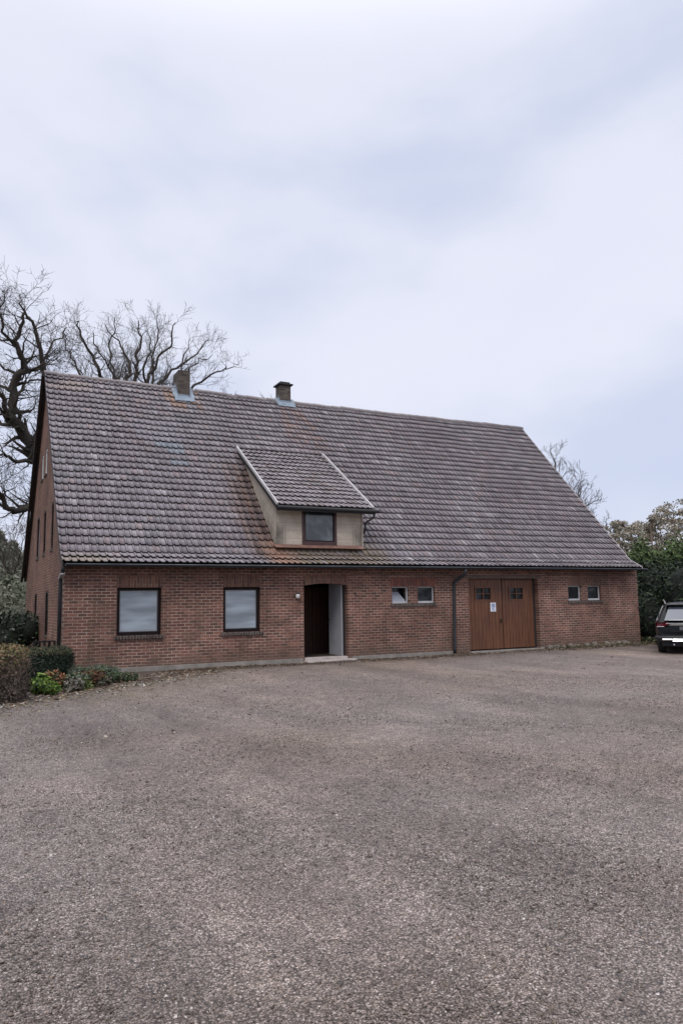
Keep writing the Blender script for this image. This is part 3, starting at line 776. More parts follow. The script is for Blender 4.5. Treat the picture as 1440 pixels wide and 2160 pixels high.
tile_field('rear_roof', rear, XL, XR, .41, .65, lambda x, y, i, j, r3: (.13,.11,.115), house, None, 4, .03)
# under-roof boarding keeps the attic dark and closed
mb = MB()
for pth in (path, rear):
    for a, c_ in zip(pth, pth[1:]):
        mb.add([(XL+.03,a[0],a[1]-.07),(XR-.03,a[0],a[1]-.07),(XR-.03,c_[0],c_[1]-.07),(XL+.03,c_[0],c_[1]-.07)], [(0,1,2,3)])
mb.build('roof_boarding', M['wood_dark'], roof, recalc=False)
# ridge tiles
mb = MB(); x = XL - .02; r3 = random.Random(2)
while x < XR + .02:
    x1_ = min(x + .40, XR + .03); dz = r3.gauss(0, .006) + sag(x, 0, H); a0 = []
    for (xx, rr) in ((x, .125), (x1_ + .03, .108)):
        for k in range(9):
            a = -.25 + (math.pi + .5)*k/8
            a0.append((xx, W/2 + math.cos(a)*rr, H - .035 + dz + math.sin(a)*rr*.85))
    n0 = len(mb.v); cval = mixc((.15,.13,.135), (.22,.19,.18), r3.random()*.8)
    mb.add(a0 + [(x, q[1], q[2]-.018) for q in a0[:9]], [(k, k+1, 10+k, 9+k) for k in range(8)] + [(18+k, 19+k, k+1, k) for k in range(8)], cval)
    x += .37
mb.build('ridge_tiles', M['tile'], roof, recalc=False, usecol=True)
# verge boards
def verge(name, xa, xb, dz0, dz1, m, side, par):
    mb = MB(); f = (lambda y: y) if side == 'front' else (lambda y: W - y)
    pts = [(EY-.02, EZ), (KY, KZ), (W/2, H)]
    for a, c_ in zip(pts, pts[1:]):
        vs_ = [(x_, f(q[0]), q[1]+dz) for x_ in (xa, xb) for q, dz in ((a,dz0),(c_,dz0),(c_,dz1),(a,dz1))]
        mb.add(vs_, [(0,1,2,3),(7,6,5,4),(0,4,5,1),(1,5,6,2),(2,6,7,3),(3,7,4,0)])
    return mb.build(name, m, par)
verge('verge_board', -.105, -.075, -.15, .01, M['wood_dark'], 'front', roof)
verge('verge_board', -.185, -.105, -.10, .05, M['wood_dark'], 'rear', roof)
verge('verge_board', XR-.035, XR-.005, -.16, .0, M['wood_dark'], 'front', roof)
verge('verge_strip', XR-.004, XR+.022, -.03, .055, M['verge_metal'], 'front', roof)
verge('verge_board', XR-.035, XR+.02, -.16, .06, M['wood_dark'], 'rear', roof)

# ---- gable windows: dark, deep set
for (lst, za, zb) in ((GW0,.95,2.17), (GW1,3.30,4.61), (GW2,5.72,6.50)):
    for (ya, yb) in lst:
        mb = MB(); x0_, x1_ = .012, .06
        for (p0, p1, q0, q1) in ((ya+.002,ya+.06,za,zb),(yb-.06,yb-.002,za,zb),(ya+.06,yb-.06,zb-.06,zb),(ya+.06,yb-.06,za,za+.06)):
            mb.box(x0_, x1_, p0, p1, q0, q1)
        light = zb > 6
        w_ = mb.build('gable_window', M['frame_white'] if light else M['frame_dark'], house)
        p = MB(); p.box(.035, .045, ya+.06, yb-.06, za+.06, zb-.06); p.build('pane', M['pane_dark'], w_)
        p = MB(); p.box(-.03, .0015, ya-.02, yb+.02, za-.06, za-.002); p.build('sill', M['brick_sill'], w_)

# ---- chimneys
def chimney(x0_, x1_, ya, yb, ztop, lab, cap):
    mb = MB(); zb = roofz(ya) - .35
    mb.box(x0_, x1_, ya, yb, zb, ztop)
    c = mb.build('chimney', M['brick_dark'], house, bevel=.006); c['label'] = lab
    sd_ = MB(); sd_.add([(x0_-.003,ya+.002,zb),(x0_-.003,yb-.002,zb),(x0_-.003,yb-.002,ztop-.004),(x0_-.003,ya+.002,ztop-.004)], [(0,3,2,1)])
    sd_.build('chimney_side', M['brick_dark_side'], c, recalc=False)
    f = MB(); sl = (H-KZ)/(W/2-KY)
    rz_ = lambda y: roofz(y) + .075
    # front apron, turned up against the stack, and stepped side flashings
    yf = ya - .16
    f.add([(x0_-.14,yf,rz_(yf)),(x1_+.14,yf,rz_(yf)),(x1_+.12,ya-.004,rz_(ya)+.02),(x0_-.12,ya-.004,rz_(ya)+.02)], [(0,1,2,3)])
    f.box(x0_-.012, x1_+.012, ya-.012, ya-.001, rz_(ya)-.05, rz_(ya)+.07)
    yt = min(yb, W/2)
    for sx, xe in ((-1, x0_), (1, x1_)):
        f.add([(xe+sx*.012,ya-.012,rz_(ya)-.02),(xe+sx*.012,yt,rz_(yt)-.02),(xe+sx*.012,yt,rz_(yt)+.12),(xe+sx*.012,ya-.012,rz_(ya)+.07)], [(0,1,2,3)])
        f.add([(xe+sx*.012,ya-.012,rz_(ya)+.01),(xe+sx*.16,ya-.05,rz_(ya-.05)),(xe+sx*.16,yt,rz_(yt)),(xe+sx*.012,yt,rz_(yt)+.01)], [(0,1,2,3)])
    so = f.build('flashing', M['lead'], c)
    sm = so.modifiers.new('thick', 'SOLIDIFY'); sm.thickness = .006
    if cap:
        k = MB(); k.box(x0_-.07, x1_+.07, ya-.07, yb+.07, ztop+.001, ztop+.055); k.box(x0_+.02, x1_-.02, ya+.02, yb-.02, ztop+.056, ztop+.13)
        k.build('chimney_cap', M['black'], c, bevel=.006)
    else:
        k = MB(); k.box(x0_+.06, x1_-.06, ya+.06, yb-.06, ztop+.001, ztop+.02); k.build('flue', M['black'], c)
    return c
chimney(4.01, 4.40, 5.136, 5.85, 9.51, 'wider open-topped brick chimney near the middle of the left half', False)
chimney(7.745, 8.155, 5.38, 5.80, 9.52, 'narrower brick chimney with a dark cap slab', True)

# ---- dormer
DX0, DX1, DY = 5.507, 8.147, .272
dsl = (6.60 - 4.43)/(3.30 - 0.0)
def dz(y): return 4.43 + dsl*y
dorm = MB()
def clad_panel(mb, x0_, x1_, z0_, z1_, y):
    z = z0_; n = 3; h = (z1_-z0_)/n
    for k in range(n):
        st = .0
        mb.box(x0_, x1_, y-.012, y, z0_+h*k+.003, z0_+h*(k+1)-.003)
WX0, WX1 = 6.275, 7.345
cl = MB(); nz, nx = 10, 6
for (a, c_) in ((DX0, WX0-.004), (WX1+.004, DX1)):
    for k in range(5):
        za = 3.30 + (4.40-3.30)*k/5 + .004; zb = 3.30 + (4.40-3.30)*(k+1)/5 - .004
        for j in range(8):
            xa = a + (c_-a)*j/8; xb = a + (c_-a)*(j+1)/8
            for q in range(3):
                zz0 = za + (zb-za)*q/3; zz1 = za + (zb-za)*(q+1)/3
                xm, zm = (xa+xb)/2, (zz0+zz1)/2
                dl_ = min(abs(xm-DX0), 9); dr_ = abs(xm-DX1)
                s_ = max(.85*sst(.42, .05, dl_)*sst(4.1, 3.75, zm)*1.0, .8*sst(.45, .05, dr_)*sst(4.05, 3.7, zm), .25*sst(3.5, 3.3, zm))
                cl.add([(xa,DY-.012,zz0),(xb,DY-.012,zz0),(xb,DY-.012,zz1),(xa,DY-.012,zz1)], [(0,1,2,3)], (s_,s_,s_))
cl.box(DX0+.002, WX0, DY-.006, DY+.05, 3.25, 4.42, (.6,.6,.6)); cl.box(WX1, DX1-.002, DY-.006, DY+.05, 3.25, 4.42, (.6,.6,.6))
cl.box(WX0, WX1, DY+.055, DY+.06, 3.25, 4.42, (0,0,0))
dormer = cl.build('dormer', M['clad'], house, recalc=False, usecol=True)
# cheeks: sloping lapped boards between the two roof planes
for side, xw in ((-1, DX0), (1, DX1)):
    ck = MB()
    n = 9
    yi = (4.43 - (KZ + (0-KY)*(H-KZ)/(W/2-KY))) / ((H-KZ)/(W/2-KY) - dsl)      # where the planes meet
    zt = dz(yi)
    lo = lambda y: roofz(y) - .02
    hi = lambda y: dz(y) - .03
    N_ = 24
    # boards follow the dormer roof slope
    for b_ in range(7):
        off0, off1 = b_*.18, (b_+1)*.18 - .008
        for k in range(N_):
            ya = DY-.010 + (yi-DY)*k/N_; yb = DY-.010 + (yi-DY)*(k+1)/N_
            q = []
            for y in (ya, yb):
                t_ = hi(y) - off0; bt = hi(y) - off1
                q.append((max(bt, lo(y)), max(t_, lo(y))))
            if q[0][1] - q[0][0] < .002 and q[1][1] - q[1][0] < .002: continue
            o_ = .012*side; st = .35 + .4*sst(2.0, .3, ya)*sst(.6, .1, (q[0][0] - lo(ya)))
            ck.add([(xw+o_,ya,q[0][0]),(xw+o_,yb,q[1][0]),(xw+o_*.4,yb,q[1][1]),(xw+o_*.4,ya,q[0][1])], [(0,1,2,3)], (st,)*3)
    for k in range(N_):
        ya = DY-.009 + (yi-DY)*k/N_; yb = DY-.009 + (yi-DY)*(k+1)/N_
        ck.add([(xw,ya,lo(ya)),(xw,yb,lo(yb)),(xw,yb,hi(yb)),(xw,ya,hi(ya))], [(0,1,2,3)], (.9,)*3)
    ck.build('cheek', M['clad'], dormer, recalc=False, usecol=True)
def dormer_colour(x, y, i, j, r3):
    k = r3.gauss(1, .12); c = tuple(q*k for q in (.245,.215,.225))
    if r3.random() < .06: c = mixc(c, (.2,.15,.13), .6)
    return c
dpath = [(-.05, dz(-.05)), (3.42, dz(3.42))]
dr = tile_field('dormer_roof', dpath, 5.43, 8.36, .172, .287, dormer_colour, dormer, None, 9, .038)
mb = MB(); mb.add([(5.45,-.03,dz(-.03)-.02),(8.34,-.03,dz(-.03)-.02),(8.34,3.4,dz(3.4)-.02),(5.45,3.4,dz(3.4)-.02),
                   (5.45,-.03,dz(-.03)-.09),(8.34,-.03,dz(-.03)-.09),(8.34,3.4,dz(3.4)-.09),(5.45,3.4,dz(3.4)-.09)], [(0,1,2,3),(7,6,5,4),(0,4,5,1),(1,5,6,2),(2,6,7,3),(3,7,4,0)])
mb.build('dormer_soffit', M['wood_dark'], dormer)
for xx in (5.405, 8.385):
    mb = MB(); mb.bar((xx,-.08,dz(-.08)+.045), (xx,3.30,dz(3.30)+.045), .05, .075, (0,-dsl,1)); mb.build('verge_strip', M['verge_metal'], dormer)
    mb = MB(); mb.bar((xx,-.07,dz(-.07)-.05), (xx,3.12,dz(3.12)-.05), .045, .11, (0,-dsl,1)); mb.build('verge_board', M['black'], dormer)
mb = MB(); mb.box(5.38, 8.42, -.115, -.07, dz(-.09)-.13, dz(-.09)-.015)
mb.tube([(5.38,-.135,dz(-.09)-.045),(8.55,-.135,dz(-.09)-.045)], .050, 10); mb.build('dormer_gutter', M['black'], dormer)
mb = MB(); mb.tube([(8.42,-.11,dz(-.09)-.07),(8.40,-.03,dz(-.09)-.22),(8.26,.18,4.02),(8.23,.22,3.70)], .028, 8); mb.build('dormer_downpipe', M['pipe'], dormer, smooth=True)
wf = frame_mb(WX0, WX1, 3.335, 4.40, .075, DY-.035, DY+.045, .11).build('dormer_window', M['frame_maroon'], dormer, bevel=.005)
p = MB(); p.box(WX0+.075, WX1-.075, DY+.0, DY+.01, 3.445, 4.325); p.build('pane', M['pane_curtain'], wf)
f2 = frame_mb(WX0+.077, WX1-.077, 3.447, 4.323, .03, DY-.015, DY-.001); f2.build('sash', M['frame_dark'], wf)
mb = MB(); mb.add([(DX0-.08,DY-.02,3.345),(DX1+.02,DY-.02,3.345),(DX1+.02,DY-.16,3.255),(DX0-.08,DY-.16,3.255)], [(0,3,2,1)])
mb.box(DX0-.02, DX1+.02, DY-.03, DY-.013, 3.29, 3.345)
ap = mb.build('dormer_apron', plain('rusty_apron', (.20,.105,.080), .7, var=.4, scale=5), dormer); sm = ap.modifiers.new('thick', 'SOLIDIFY'); sm.thickness = .008
mb = MB()
for k in range(24):
    zz = 3.33 + k*.044; mb.box(DX1+.015, DX1+.05+.015*(k%2), DY-.03, DY+.02, zz, zz+.034)
mb.build('corner_slates', M['clad'], dormer)

# ================================================================== things fixed to the wall
lamp = empty('wall_lamp', (5.968, 0, 1.93), 'small white globe lamp on the brick wall left of the open doorway', 'lamp')
b = MB(); b.lathe([(0,0),(.05,0),(.05,-.025),(.02,-.03),(.018,-.06),(0,-.06)], (0,0,.0), 'y', 16); b.tube([(0,-.05,0),(0,-.09,.0),(0,-.095,-.02)], .012, 8); b.build('bracket', M['black'], lamp, smooth=True)
b = MB(); b.lathe([(.022,.055),(.045,.04),(.058,.005),(.058,-.03),(.045,-.065),(.02,-.08),(0,-.082)], (0,-.095,0), 'z', 16); b.build('lamp_shade', plain('opal_glass', (.62,.60,.60), .25, var=.05), lamp, smooth=True)
b = MB(); b.lathe([(0,.08),(.03,.075),(.05,.055),(.05,.045)], (0,-.095,0), 'z', 16); b.build('lamp_cap', M['black'], lamp, smooth=True)

note = empty('paper_notice', (12.70, .092, 1.515), 'white paper notice with blue print on the left garage leaf', 'notice')
b = MB(); b.box(-.105, .105, -.002, .001, -.14, .135); b.build('sheet', plain('paper', (.74,.76,.80), .7, var=.04), note)
b = MB()
blue = plain('blue_print', (.06,.13,.36), .6, var=.1)
for (xa, xb, za, zb) in ((-.055,.06,.085,.10),(-.06,-.035,.0,.08),(-.02,.02,.045,.08),(-.02,.02,.0,.03),(.035,.065,.0,.08),(-.06,.06,-.03,-.018),(-.06,.03,-.055,-.043),(-.06,.055,-.08,-.068),(-.03,.04,-.115,-.10)):
    b.box(xa, xb, -.0045, -.0025, za, zb)
b.build('printed_marks', blue, note)
# small iron hook on the wall right of the doorway
hook = MB(); hook.tube([(7.76,-.0,1.98),(7.76,-.05,1.98),(7.765,-.07,1.96),(7.765,-.06,1.93)], .009, 6); hook.lathe([(0,0),(.022,0),(.022,-.012),(0,-.012)], (7.76,0,1.98), 'y', 10)
tag(hook.build('wall_hook', M['black']), 'small dark iron hook in the brickwork right of the open doorway', 'hook')

# ================================================================== VEGETATION
def leaf_cloud(name, P, size, cols, m, parent=None, seed=0, up=.0, aspect=.5, nrm=None):
    r2 = np.random.default_rng(seed); n = len(P)
    a = r2.normal(0, 1, (n,3)); a /= np.linalg.norm(a, axis=1, keepdims=True)
    b_ = r2.normal(0, 1, (n,3)); b_[:,2] += up*0
    if nrm is not None: b_ = b_*.6 + nrm*1.2
    b_ -= a*np.sum(a*b_, 1, keepdims=True); b_ /= np.linalg.norm(b_, axis=1, keepdims=True) + 1e-9
    if nrm is not None: c_ = np.cross(a, b_); a, b_ = a, c_
    s = (size*r2.uniform(.55, 1.4, n))[:,None]
    V = np.stack([P - a*s, P - b_*s*aspect, P + a*s, P + b_*s*aspect], 1).reshape(-1,3)
    F = np.arange(n*4).reshape(n,4)
    cols = np.array(cols); col = cols[r2.integers(0, len(cols), n)]*r2.uniform(.65, 1.35, (n,1))
    return np_mesh(name, V, F, m, parent, col=col)

class Tree:
    def __init__(s, seed, twig=.007, maxseg=60000): s.r = random.Random(seed); s.V = []; s.F = []; s.twig = twig; s.nseg = 0; s.maxseg = maxseg; s.q = []
    def tube(s, pts, rad):
        k = 8 if rad[0] > .12 else (5 if rad[0] > .04 else 3)
        n0 = len(s.V); ref = Vector((.3,.5,.8)).normalized()
        for i, p in enumerate(pts):
            d = (pts[min(i+1,len(pts)-1)] - pts[max(i-1,0)]).normalized()
            x = d.cross(ref)
            if x.length < .15: x = d.cross(Vector((1,0,0)))
            x.normalize(); y = d.cross(x)
            for j in range(k):
                a = 2*math.pi*j/k; s.V.append(tuple(p + (x*math.cos(a) + y*math.sin(a))*rad[i]))
        for i in range(len(pts)-1):
            for j in range(k): s.F.append((n0+i*k+j, n0+i*k+(j+1)%k, n0+(i+1)*k+(j+1)%k, n0+(i+1)*k+j))
        s.nseg += len(pts)
    def limb(s, pts, rad, L, lvl, kink=.5, spread=(28,62), dens=1.0, upb=.12):
        """a given polyline (already wriggling) and its offspring"""
        s.tube(pts, rad)
        n = len(pts)
        for i in range(1, n):
            if i == 1 and lvl > 1: continue
            m = s.r.choice((1,1,2)) if lvl < 2 else s.r.choice((1,1,1,2))
            if s.r.random() > dens: m = 0
            for _ in range(m):
                d0 = (pts[i] - pts[i-1]).normalized()
                s.q.append((lvl+1, pts[i], d0, rad[i]*s.r.uniform(.30, .58), L*(s.r.uniform(.34, .72) if lvl < 2 else s.r.uniform(.42, .78))*(1 - .30*i/n), kink, spread, dens, upb))
    def branch(s, p, d0, r0, L, lvl, kink, spread, dens, upb, dirn=None):
        if s.nseg > s.maxseg or L < .22 or lvl > 6: return
        if dirn is None:
            ax = Vector((s.r.gauss(0,1), s.r.gauss(0,1), s.r.gauss(0,1))).cross(d0).normalized()
            d = (Matrix.Rotation(R(s.r.uniform(*spread)), 3, ax) @ d0)
        else: d = dirn.copy()
        r0 = max(r0, s.twig)
        step = max(.13, min(.55, L/6)); n = max(2, int(L/step)); pts = [p.copy()]; rad = [r0]
        for i in range(n):
            w_ = Vector((s.r.gauss(0,1), s.r.gauss(0,1), s.r.gauss(0,1)))*kink*(.5 if lvl < 3 else .34)
            d = (d + w_ + Vector((0,0,upb))).normalized()
            if p.z > 0: pts.append(pts[-1] + d*step)
            rad.append(max(s.twig*.55, r0*(1 - (i+1)/(n+.6))))
        s.limb(pts, rad, L, lvl, kink, spread, dens, upb)
    def mesh(s, name, m, parent, fit=None):
        i = 0
        while s.q and s.nseg < s.maxseg:          # level by level, so that every limb gets its twigs
            nxt = s.q; s.q = []; s.r.shuffle(nxt)
            for (lvl, p, d0, r0, L, kink, spread, dens, upb) in nxt: s.branch(p, d0, r0, L, lvl, kink, spread, dens, upb)
        V = np.array(s.V)
        if fit:
            h, w_ = fit; top = np.percentile(V[:,2], 98); V[:,2] *= h/top
            rr_ = np.percentile(np.hypot(V[:,0], V[:,1]), 94); k_ = (w_/2)/rr_; up_ = np.clip(V[:,2]/(h*.3), 0, 1)[:,None]
            V[:,:2] *= 1 + (k_-1)*up_
            z0 = h*.42; d_ = V - np.array((0, 0, z0)); e_ = np.sqrt((d_[:,0]/(w_/2))**2 + (d_[:,1]/(w_/2))**2 + (np.maximum(d_[:,2], 0)/(h-z0))**2)
            f_ = np.where(e_ > .9, (.9/np.maximum(e_, .01))**.40, 1.0)[:,None]; V = np.where(d_[:,2:3] > 0, d_*f_ + np.array((0, 0, z0)), V)
        return np_mesh(name, V, s.F, m, parent, smooth=True)

def fit_path(pts, n_sub=4, r=None, jit=.05):
    out = []
    for a, b_ in zip(pts, pts[1:]):
        for k in range(n_sub): out.append(a.lerp(b_, k/n_sub) + Vector((r.gauss(0,jit), r.gauss(0,jit), r.gauss(0,jit))))
    out.append(pts[-1]); return out

# -- the gnarled oak behind the left gable: its big limbs follow the photograph
D0 = 31.0
base = spot(150, D0 + 1.5, .05)
oak = empty('bare_oak', base, 'big gnarled leafless oak behind the left gable, limbs reaching out left', 'tree', 'bare trees behind the house')
t = Tree(21, .0075, 110000)
def px(l, dep): return [at(u, v, dep + dd) - base for u, v, dd in l]
trunk = fit_path([Vector((0,0,0)), at(152,1200,D0+1.3)-base, at(146,1120,D0+1)-base], 3, t.r, .03)
t.tube(trunk, [.50 - .018*i for i in range(len(trunk))])
limbs = [
 ([(146,1120,1),(118,1040,.6),(92,985,.2),(72,950,0),(48,905,-.3),(27,885,-.5),(24,850,-.6),(28,806,-.6),(56,784,-.7),(44,752,-.8),(32,728,-.8),(44,690,-.9),(52,660,-1)], .30, .04),
 ([(27,885,-.5),(10,860,-1),(-12,820,-1.4),(-30,770,-1.6),(-20,700,-1.8)], .12, .03),
 ([(140,1140,1),(104,1088,.2),(63,1071,-.3),(32,1078,-.8),(10,1068,-1.2),(2,1040,-1.5),(-16,1024,-1.8)], .17, .05),
 ([(84,975,.2),(60,972,-.6),(40,974,-1.2),(18,965,-1.8),(2,955,-2.2),(-20,962,-2.6)], .10, .03),
 ([(56,784,-.7),(80,775,-.4),(100,748,0),(118,720,.4),(140,690,.8)], .08, .02),
 ([(146,1120,1),(140,1040,2),(128,960,2.6),(118,880,3),(100,810,3),(84,740,2.8),(70,680,2.6),(40,640,2)], .24, .03),
 ([(30,728,-.8),(8,700,-1.2),(-4,660,-1.4),(10,620,-1.5)], .07, .02),
 ([(24,850,-.6),(40,830,-.2),(52,810,.4),(90,800,1),(110,790,1.6)], .07, .02),
]
for l, r0, r1 in limbs:
    pts = fit_path(px(l, D0), 3, t.r, .045); n = len(pts)
    rad = [r0 + (r1-r0)*i/(n-1) for i in range(n)]
    t.limb(pts, rad, 2.6, 1, .55, (25,75), .85, .07)
t.mesh('trunk', M['bark_oak'], oak)

# -- other bare trees, grown from a trunk
def grown_tree(base, h, crown_w, seed, label, twig, matn, maxseg, forks, r0, group='bare trees behind the house', kink=.42, dens=.85, low=.30, lens=1.0):
    e = empty('bare_tree', base, label, 'tree', group)
    t = Tree(seed, twig, maxseg); top = Vector((0,0,h*low))
    tr = fit_path([Vector((0,0,-.1)), Vector((.1,.05,h*low*.5)), top], 3, t.r, .04)
    t.tube(tr, [r0*(1 - .06*i) for i in range(len(tr))])
    forks = int(forks*1.9); made = []
    for k in range(forks):
        a = 2.399963*k + t.r.uniform(-.3,.3); tilt = R(4 + 66*math.sqrt((k+.5)/forks))
        d = Vector((math.cos(a)*math.sin(tilt), math.sin(a)*math.sin(tilt), math.cos(tilt)))
        reach = 1/math.sqrt((math.sin(tilt)/(crown_w/2))**2 + (math.cos(tilt)/(h*(1-low)))**2)
        st = tr[-1] - Vector((0,0,h*low*.18*(k % 3)/2)); ra = r0*t.r.uniform(.42,.6)
        if made and k % 2:
            near = min(made, key=lambda q: (q[2] - d).length); j_ = t.r.choice((3,4,5,6)); st = near[0][j_].copy(); ra = near[1][j_]*.75; reach *= .92
        n = 20; p = st.copy(); pts = [p.copy()]; dd = d.copy()
        for i in range(n):
            dd = (dd + Vector((t.r.gauss(0,1),t.r.gauss(0,1),t.r.gauss(0,1)))*kink*.5 + d*.20 + Vector((0,0,.035))).normalized(); p = p + dd*reach*.98/n; pts.append(p.copy())
        rad = [ra*(1 - .93*i/n)**.9 for i in range(n+1)]; made.append((pts, rad, d))
        t.limb(pts, rad, reach*.36*lens, 1, kink*.8, (22,52), dens, .17)
    t.mesh('trunk', M[matn], e, (h, crown_w))
    return e
D1 = 42.0
base1 = spot(292, D1, .05)
oak1 = empty('bare_oak', base1, 'wide leafless oak fanning out above the ridge beside the wider chimney', 'tree', 'bare trees behind the house')
t = Tree(52, .0072, 170000)
px1 = lambda l: [at(u, v, D1 + dd) - base1 for u, v, dd in l]
fork = at(292, 985, D1) - base1
tr = fit_path([Vector((0,0,-.1)), Vector((.1,.1,4.0)), fork], 4, t.r, .04)
t.tube(tr, [.48 - .012*i for i in range(len(tr))])
fan = [
 ([(275,930,-.5),(245,860,-1),(218,794,-1.4),(194,751,-1.6),(167,697,-1.8),(162,678,-1.8)], .17),
 ([(285,920,.5),(276,850,.8),(270,798,1),(272,763,1.1),(253,728,1.3),(222,684,1.6)], .17),
 ([(292,900,.2),(288,840,0),(284,798,-.2),(288,755,-.3),(296,712,-.2),(292,676,-.1)], .18),
 ([(300,920,-.6),(304,850,-1.2),(312,800,-1.6),(331,770,-1.8),(362,716,-2.0),(370,680,-2.0)], .16),
 ([(305,930,1),(322,860,1.6),(338,809,2),(373,774,2.3),(412,747,2.5),(440,715,2.6)], .15),
 ([(320,950,-.4),(365,880,-.8),(404,817,-1),(440,798,-1.1),(476,776,-1.2),(505,770,-1.2)], .12),
 ([(262,940,1),(220,880,1.8),(182,815,2.2),(160,775,2.4),(140,735,2.5),(136,705,2.5)], .13),
 ([(288,910,1.8),(262,850,3),(240,800,3.6),(232,750,3.8),(238,700,3.9),(244,668,4)], .13),
 ([(298,905,2),(318,850,3),(326,800,3.4),(322,750,3.6),(334,705,3.8),(330,672,3.9)], .13),
 ([(310,930,2.2),(350,860,3.2),(378,800,3.6),(392,750,3.8),(402,712,3.9)], .11),
 ([(280,915,-1.8),(262,850,-2.8),(246,800,-3.2),(210,745,-3.5),(196,700,-3.6)], .12),
 ([(296,915,-2),(306,850,-3),(300,790,-3.6),(318,740,-3.8),(310,690,-3.9)], .12),
 ([(312,925,-1.8),(346,860,-2.8),(372,800,-3.2),(414,768,-3.5),(448,748,-3.6)], .10),
]
for l, r0_ in fan:
    pts = fit_path([fork] + px1(l), 4, t.r, .07); n = len(pts)
    rad = [r0_*(1 - .86*i/(n-1)) for i in range(n)]
    k0 = n//3
    t.tube(pts[:k0+1], rad[:k0+1]); t.limb(pts[k0:], rad[k0:], 2.15, 1, .5, (24,60), .95, .10)
t.mesh('trunk', M['bark_mid'], oak1)
grown_tree(spot(175, 45), 18.6, 6.5, 36, 'slimmer leafless tree above the left end of the ridge', .011, 'bark_far', 70000, 10, .28, low=.45)
grown_tree(spot(508, 60), 19.6, 6.5, 37, 'faint bare tree top showing over the ridge between the two chimneys', .014, 'bark_far', 45000, 9, .26, low=.5)
grown_tree(spot(1165, 44), 10.4, 7.0, 41, 'bare tree showing past the right slope of the roof', .010, 'bark_far', 80000, 13, .26, dens=.9, low=.25)
grown_tree(spot(1255, 52), 7.8, 3.6, 43, 'low bare tree with slanting twigs at the right foot of the roof slope', .011, 'bark_far', 14000, 8, .16)
grown_tree(spot(1410, 42), 5.8, 4.2, 46, 'small leafless tree with dark forked stems above the evergreen hedge', .010, 'bark_far', 9000, 6, .10, dens=.7)
grown_tree(spot(28, 44), 7.5, 6.5, 47, 'thin leafless tree in the garden at the far left', .011, 'bark_far', 14000, 7, .15)

# -- far pine wood on the right, each tree its own
def pine(base, h, seed, label, tone, wid):
    r2 = np.random.default_rng(seed); e = empty('pine_tree', base, label, 'tree', 'pines beyond the hedge')
    mb = MB(); rr = random.Random(seed); lean = rr.uniform(-.3,.3)
    mb.tube([(0,0,-.2),(lean*.3,0,h*.4),(lean,0,h*.92)], [.17,.13,.04], 6)
    P = []
    nb = 30
    for k in range(nb):
        zc = h*(.34 + .63*(k+.5)/nb); a = rr.uniform(0,6.28); rad = wid*.5*math.sqrt(max(.05, 1 - ((zc/h-.55)/.48)**2))*rr.uniform(.45,1.0)
        c = Vector((math.cos(a)*rad*.75 + lean*zc/h, math.sin(a)*rad*.75, zc))
        mb.tube([(lean*zc/h,0,zc-.5), tuple(c)], [.05,.02], 4)
        s_ = rr.uniform(.5, 1.05)*wid*.13
        q = r2.normal(0, 1, (110,3)); q /= np.linalg.norm(q, axis=1, keepdims=True); q *= (r2.random((110,1))**.4)*np.array((s_*1.25, s_*1.25, s_*.62)); P.append(q + np.array(c))
    mb.build('trunk', M['bark_pale'], e, smooth=True)
    leaf_cloud('crown', np.concatenate(P), .13, [tuple(c*tone for c in q) for q in ((.22,.20,.15),(.26,.225,.175),(.18,.17,.125),(.31,.265,.215))], M['leaf'], e, seed, aspect=.45)
words = ['far left', 'second', 'third', 'fourth', 'fifth', 'sixth', 'seventh', 'eighth', 'ninth', 'last']
PN = [(1238,78,8.4,4.4),(1262,84,9.6,4.6),(1292,80,9.6,4.8),(1314,92,10.6,4.8),(1338,84,9.9,5.0),(1362,90,10.4,5.2),(1385,80,9.9,5.0),(1405,88,11.4,5.4),(1430,82,11.2,5.6),(1462,86,12.2,5.6)]
for i, (u, d, h, w_) in enumerate(PN):
    pine(spot(u, d), h, 60+i, 'pale green pine in the row beyond the hedge, %s from the roof slope' % ('nearest' if i == 0 else ('last and tallest' if i == 9 else words[i])), 1.0 + .15*(i % 3), w_)
# brown undergrowth in front of and between the pines
r2 = np.random.default_rng(77); n = 26000
uu = r2.uniform(1215, 1500, n); dd = r2.uniform(66, 96, n); P = np.array([at(a, 1260, b_) for a, b_ in zip(uu, dd)])
P[:,2] = .1 + (r2.random(n)**1.15)*(6.0 + 1.2*np.sin(uu*.07) + .8*np.sin(uu*.19))
tag(leaf_cloud('distant_thicket', P, .17, [(.22,.185,.145),(.18,.155,.115),(.27,.225,.18),(.19,.18,.12)], M['leaf'], None, 5, aspect=.35), 'brownish leafless thicket between the far pines', 'thicket', kind='stuff')

